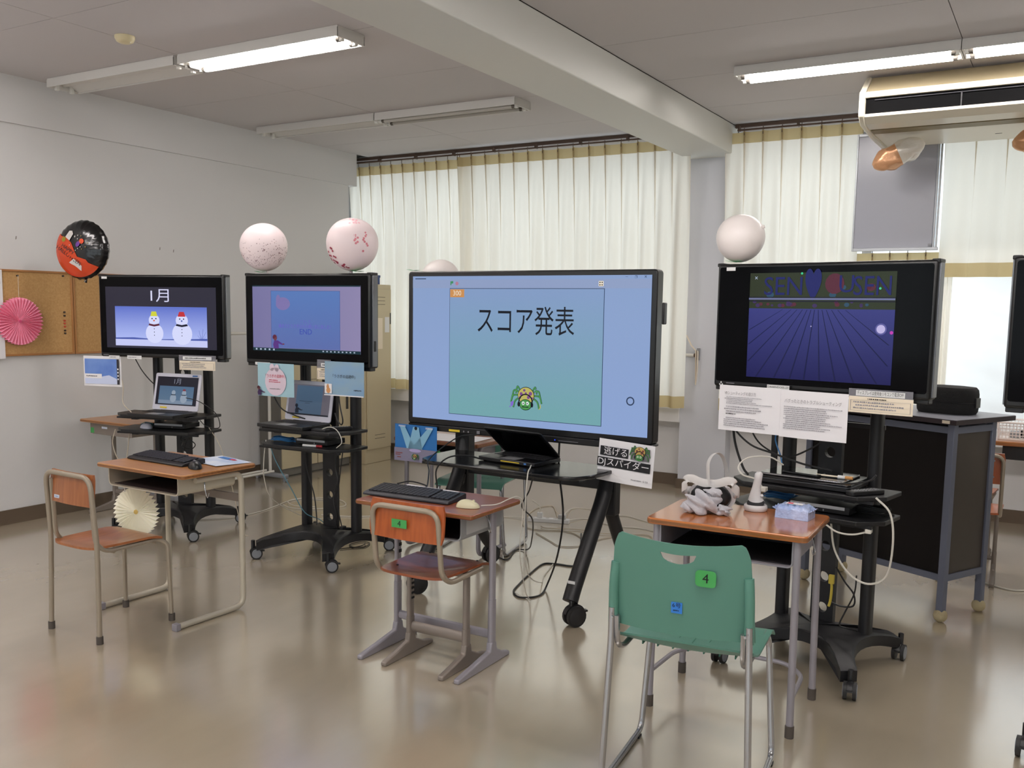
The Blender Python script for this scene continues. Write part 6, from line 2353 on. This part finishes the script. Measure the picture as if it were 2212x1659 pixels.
# hanging around the winter picture cart
cable('brown cable hanging from the corner of the winter picture display to the laptop', [(-5.43, 3.99, 1.17), (-5.42, 3.99, 1.10), (-5.35, 3.97, .98), (-5.33, 3.95, .87), (-5.22, 3.93, .815)], 'cable_beige', .003)
cable('black cable swinging from the winter picture display to its post', [(-5.32, 4.04, 1.17), (-5.27, 4.06, 1.08), (-5.22, 4.10, 1.0), (-5.20, 4.16, .96), (-5.19, 4.22, .97)], 'cable_black', .0035)
cable('black cable looping out beside the laptop of the winter picture cart', [(-4.80, 4.02, .93), (-4.70, 4.04, .91), (-4.60, 4.08, .84), (-4.585, 4.10, .76), (-4.65, 4.12, .735), (-4.74, 4.12, .745), (-4.79, 4.12, .775)], 'cable_black', .0028)
cable('grey cable dropping from the lower shelf of the winter picture cart to the floor', [(-4.80, 4.2, .72), (-4.72, 4.22, .60), (-4.66, 4.24, .40), (-4.62, 4.27, .15), (-4.60, 4.3, Z), (-4.4, 4.5, Z)], 'cable_beige', .0025)
cable('grey cable hanging in a bight from the lower shelf end of the winter picture cart', [(-5.39, 3.93, .69), (-5.41, 3.92, .60), (-5.38, 3.93, .50), (-5.33, 3.95, .47), (-5.31, 3.96, .56), (-5.30, 3.97, .68)], 'cable_beige', .0035)
cable('black cable knot hanging under the lower shelf of the winter picture cart', [(-5.02, 4.16, .68), (-5.0, 4.14, .62), (-4.93, 4.15, .63), (-4.90, 4.17, .60), (-4.95, 4.17, .565), (-5.02, 4.16, .585), (-4.96, 4.15, .64), (-5.0, 4.15, .52), (-4.97, 4.16, .45)], 'cable_black', .0035)
# hanging around the END display cart
cable('black cable from the END display down behind the grey slide laptop', [(-4.16, 4.12, 1.15), (-4.15, 4.13, 1.0), (-4.10, 4.15, .90), (-4.02, 4.18, .86), (-3.95, 4.20, .84)], 'cable_black', .004)
cable('black cable dipping in a U beside the grey slide laptop', [(-3.60, 4.10, 1.06), (-3.585, 4.10, .95), (-3.565, 4.10, .87), (-3.585, 4.11, .84), (-3.62, 4.12, .86), (-3.66, 4.14, .90)], 'cable_black', .004)
cable('blue cable hanging from the lower shelf of the END display cart to the floor', [(-4.10, 4.05, .69), (-4.08, 4.08, .58), (-4.02, 4.15, .40), (-3.98, 4.22, .25), (-3.95, 4.35, .17), (-3.90, 4.45, Z)], 'cable_teal', .003)
cable('white cable hanging at the end of the lower shelf of the END display cart', [(-4.14, 4.06, .71), (-4.16, 4.06, .60), (-4.20, 4.1, .45), (-4.22, 4.2, .30), (-4.3, 4.6, .1), (-4.5, 5.0, Z)], 'cable_white', .003)
cable('black cable hanging between the post and the column of the END display cart', [(-4.02, 4.26, .68), (-4.0, 4.26, .52), (-3.95, 4.27, .36), (-3.93, 4.27, .22), (-3.92, 4.26, .172)], 'cable_black', .004)
cable('bundled black cable hanging beside the column of the END display cart', [(-3.76, 4.26, .68), (-3.765, 4.26, .55), (-3.74, 4.25, .47), (-3.765, 4.25, .40), (-3.745, 4.26, .44), (-3.77, 4.25, .36), (-3.76, 4.26, .25), (-3.77, 4.28, .168)], 'cable_black', .0055)
cable('black cable running down to the adapter on the END display cart base', [(-3.71, 4.27, .68), (-3.73, 4.26, .50), (-3.75, 4.26, .33), (-3.73, 4.27, .20), (-3.725, 4.28, .175)], 'cable_black', .0035, plug=1)
cable('white cable arching over the shelf end of the END display cart', [(-3.70, 4.05, .805), (-3.62, 4.05, .83), (-3.56, 4.05, .81), (-3.53, 4.05, .75), (-3.57, 4.05, .712)], 'cable_white', .0025)
# hanging around the road display cart
cable('black cable sagging from the road display over to its shelf', [(-1.25, 4.05, 1.10), (-1.24, 4.03, 1.02), (-1.16, 4.03, .945), (-1.05, 4.02, .915), (-.92, 4.0, .885), (-.80, 3.99, .87)], 'cable_black', .0045)
cable('second black cable from the road display crossing behind the tablet', [(-1.20, 4.07, 1.08), (-1.15, 4.07, .97), (-1.08, 4.06, .92), (-1.0, 4.06, .90), (-.90, 4.05, .95), (-.85, 4.05, .99)], 'cable_black', .004)
cable('thick black cable hanging down behind the headset controller', [(-1.26, 4.06, 1.10), (-1.24, 4.06, .95), (-1.20, 4.06, .84), (-1.17, 4.05, .806)], 'cable_black', .006)
cable('light blue cable dropping behind the printed instructions', [(-.76, 4.02, 1.06), (-.85, 4.05, 1.0), (-1.05, 4.06, 1.0), (-1.03, 4.05, .90), (-1.02, 4.04, .87)], 'cable_blue', .003)
cable('white cable arching above the controller to the tablet', [(-1.01, 4.02, .87), (-1.06, 3.98, .905), (-1.14, 3.94, .90), (-1.17, 3.90, .865), (-1.13, 3.83, .842), (-1.06, 3.79, .835), (-1.02, 3.765, .80)], 'cable_white', .0035, plug=1)
cable('dark cable curling up at the shelf end of the road display cart', [(-.74, 3.80, .852), (-.68, 3.80, .858), (-.62, 3.80, .875), (-.595, 3.80, .90)], 'cable_black', .004)
cable('long white cable hanging in a deep loop below the road display cart shelves', [(-.60, 3.86, .80), (-.545, 3.87, .74), (-.53, 3.88, .62), (-.55, 3.9, .48), (-.62, 3.92, .43), (-.70, 3.93, .46), (-.76, 3.93, .55), (-.78, 3.93, .66)], 'cable_white', .0045)
cable('white cable along the edge of the lower shelf of the road display cart', [(-.79, 3.86, .67), (-.74, 3.85, .645), (-.68, 3.85, .642), (-.62, 3.86, .66)], 'cable_white', .004, plug=1)
cable('black cable loop beside the column of the road display cart', [(-.78, 4.08, .44), (-.74, 4.08, .38), (-.70, 4.08, .33), (-.70, 4.08, .28), (-.75, 4.08, .27), (-.79, 4.08, .28)], 'cable_black', .004)
cable('black cable trailing to the base of the road display cart', [(-.69, 4.06, .42), (-.695, 4.06, .34), (-.73, 4.07, .25), (-.75, 4.07, .19), (-.72, 4.07, .18), (-.68, 4.1, .165)], 'cable_black', .0035)
yl_ = thing('cable', 'yellow plug lead hanging beside the column of the road display cart', 'cable', (-.795, 4.05, .40), 0, 'loose cables')
M('cable_yellow', '#b9a53c', .5)
MB().tube(catmull([(0, 0, 0), (.008, 0, -.04), (.006, 0, -.10), (.0, 0, -.13)], 5), .006, 6).build('cord', 'cable_yellow', yl_, smooth=True)
MB().box(-.006, .018, -.008, .008, -.03, .01).build('plug', 'cable_yellow', yl_, bevel=.003)
cable('white cable lying on the floor behind the podium', [(-.35, 5.9, Z), (-.25, 5.82, Z), (-.15, 5.78, Z), (-.05, 5.85, Z), (.1, 6.0, Z), (.3, 6.05, Z)], 'cable_white', .005)
finish_texts()
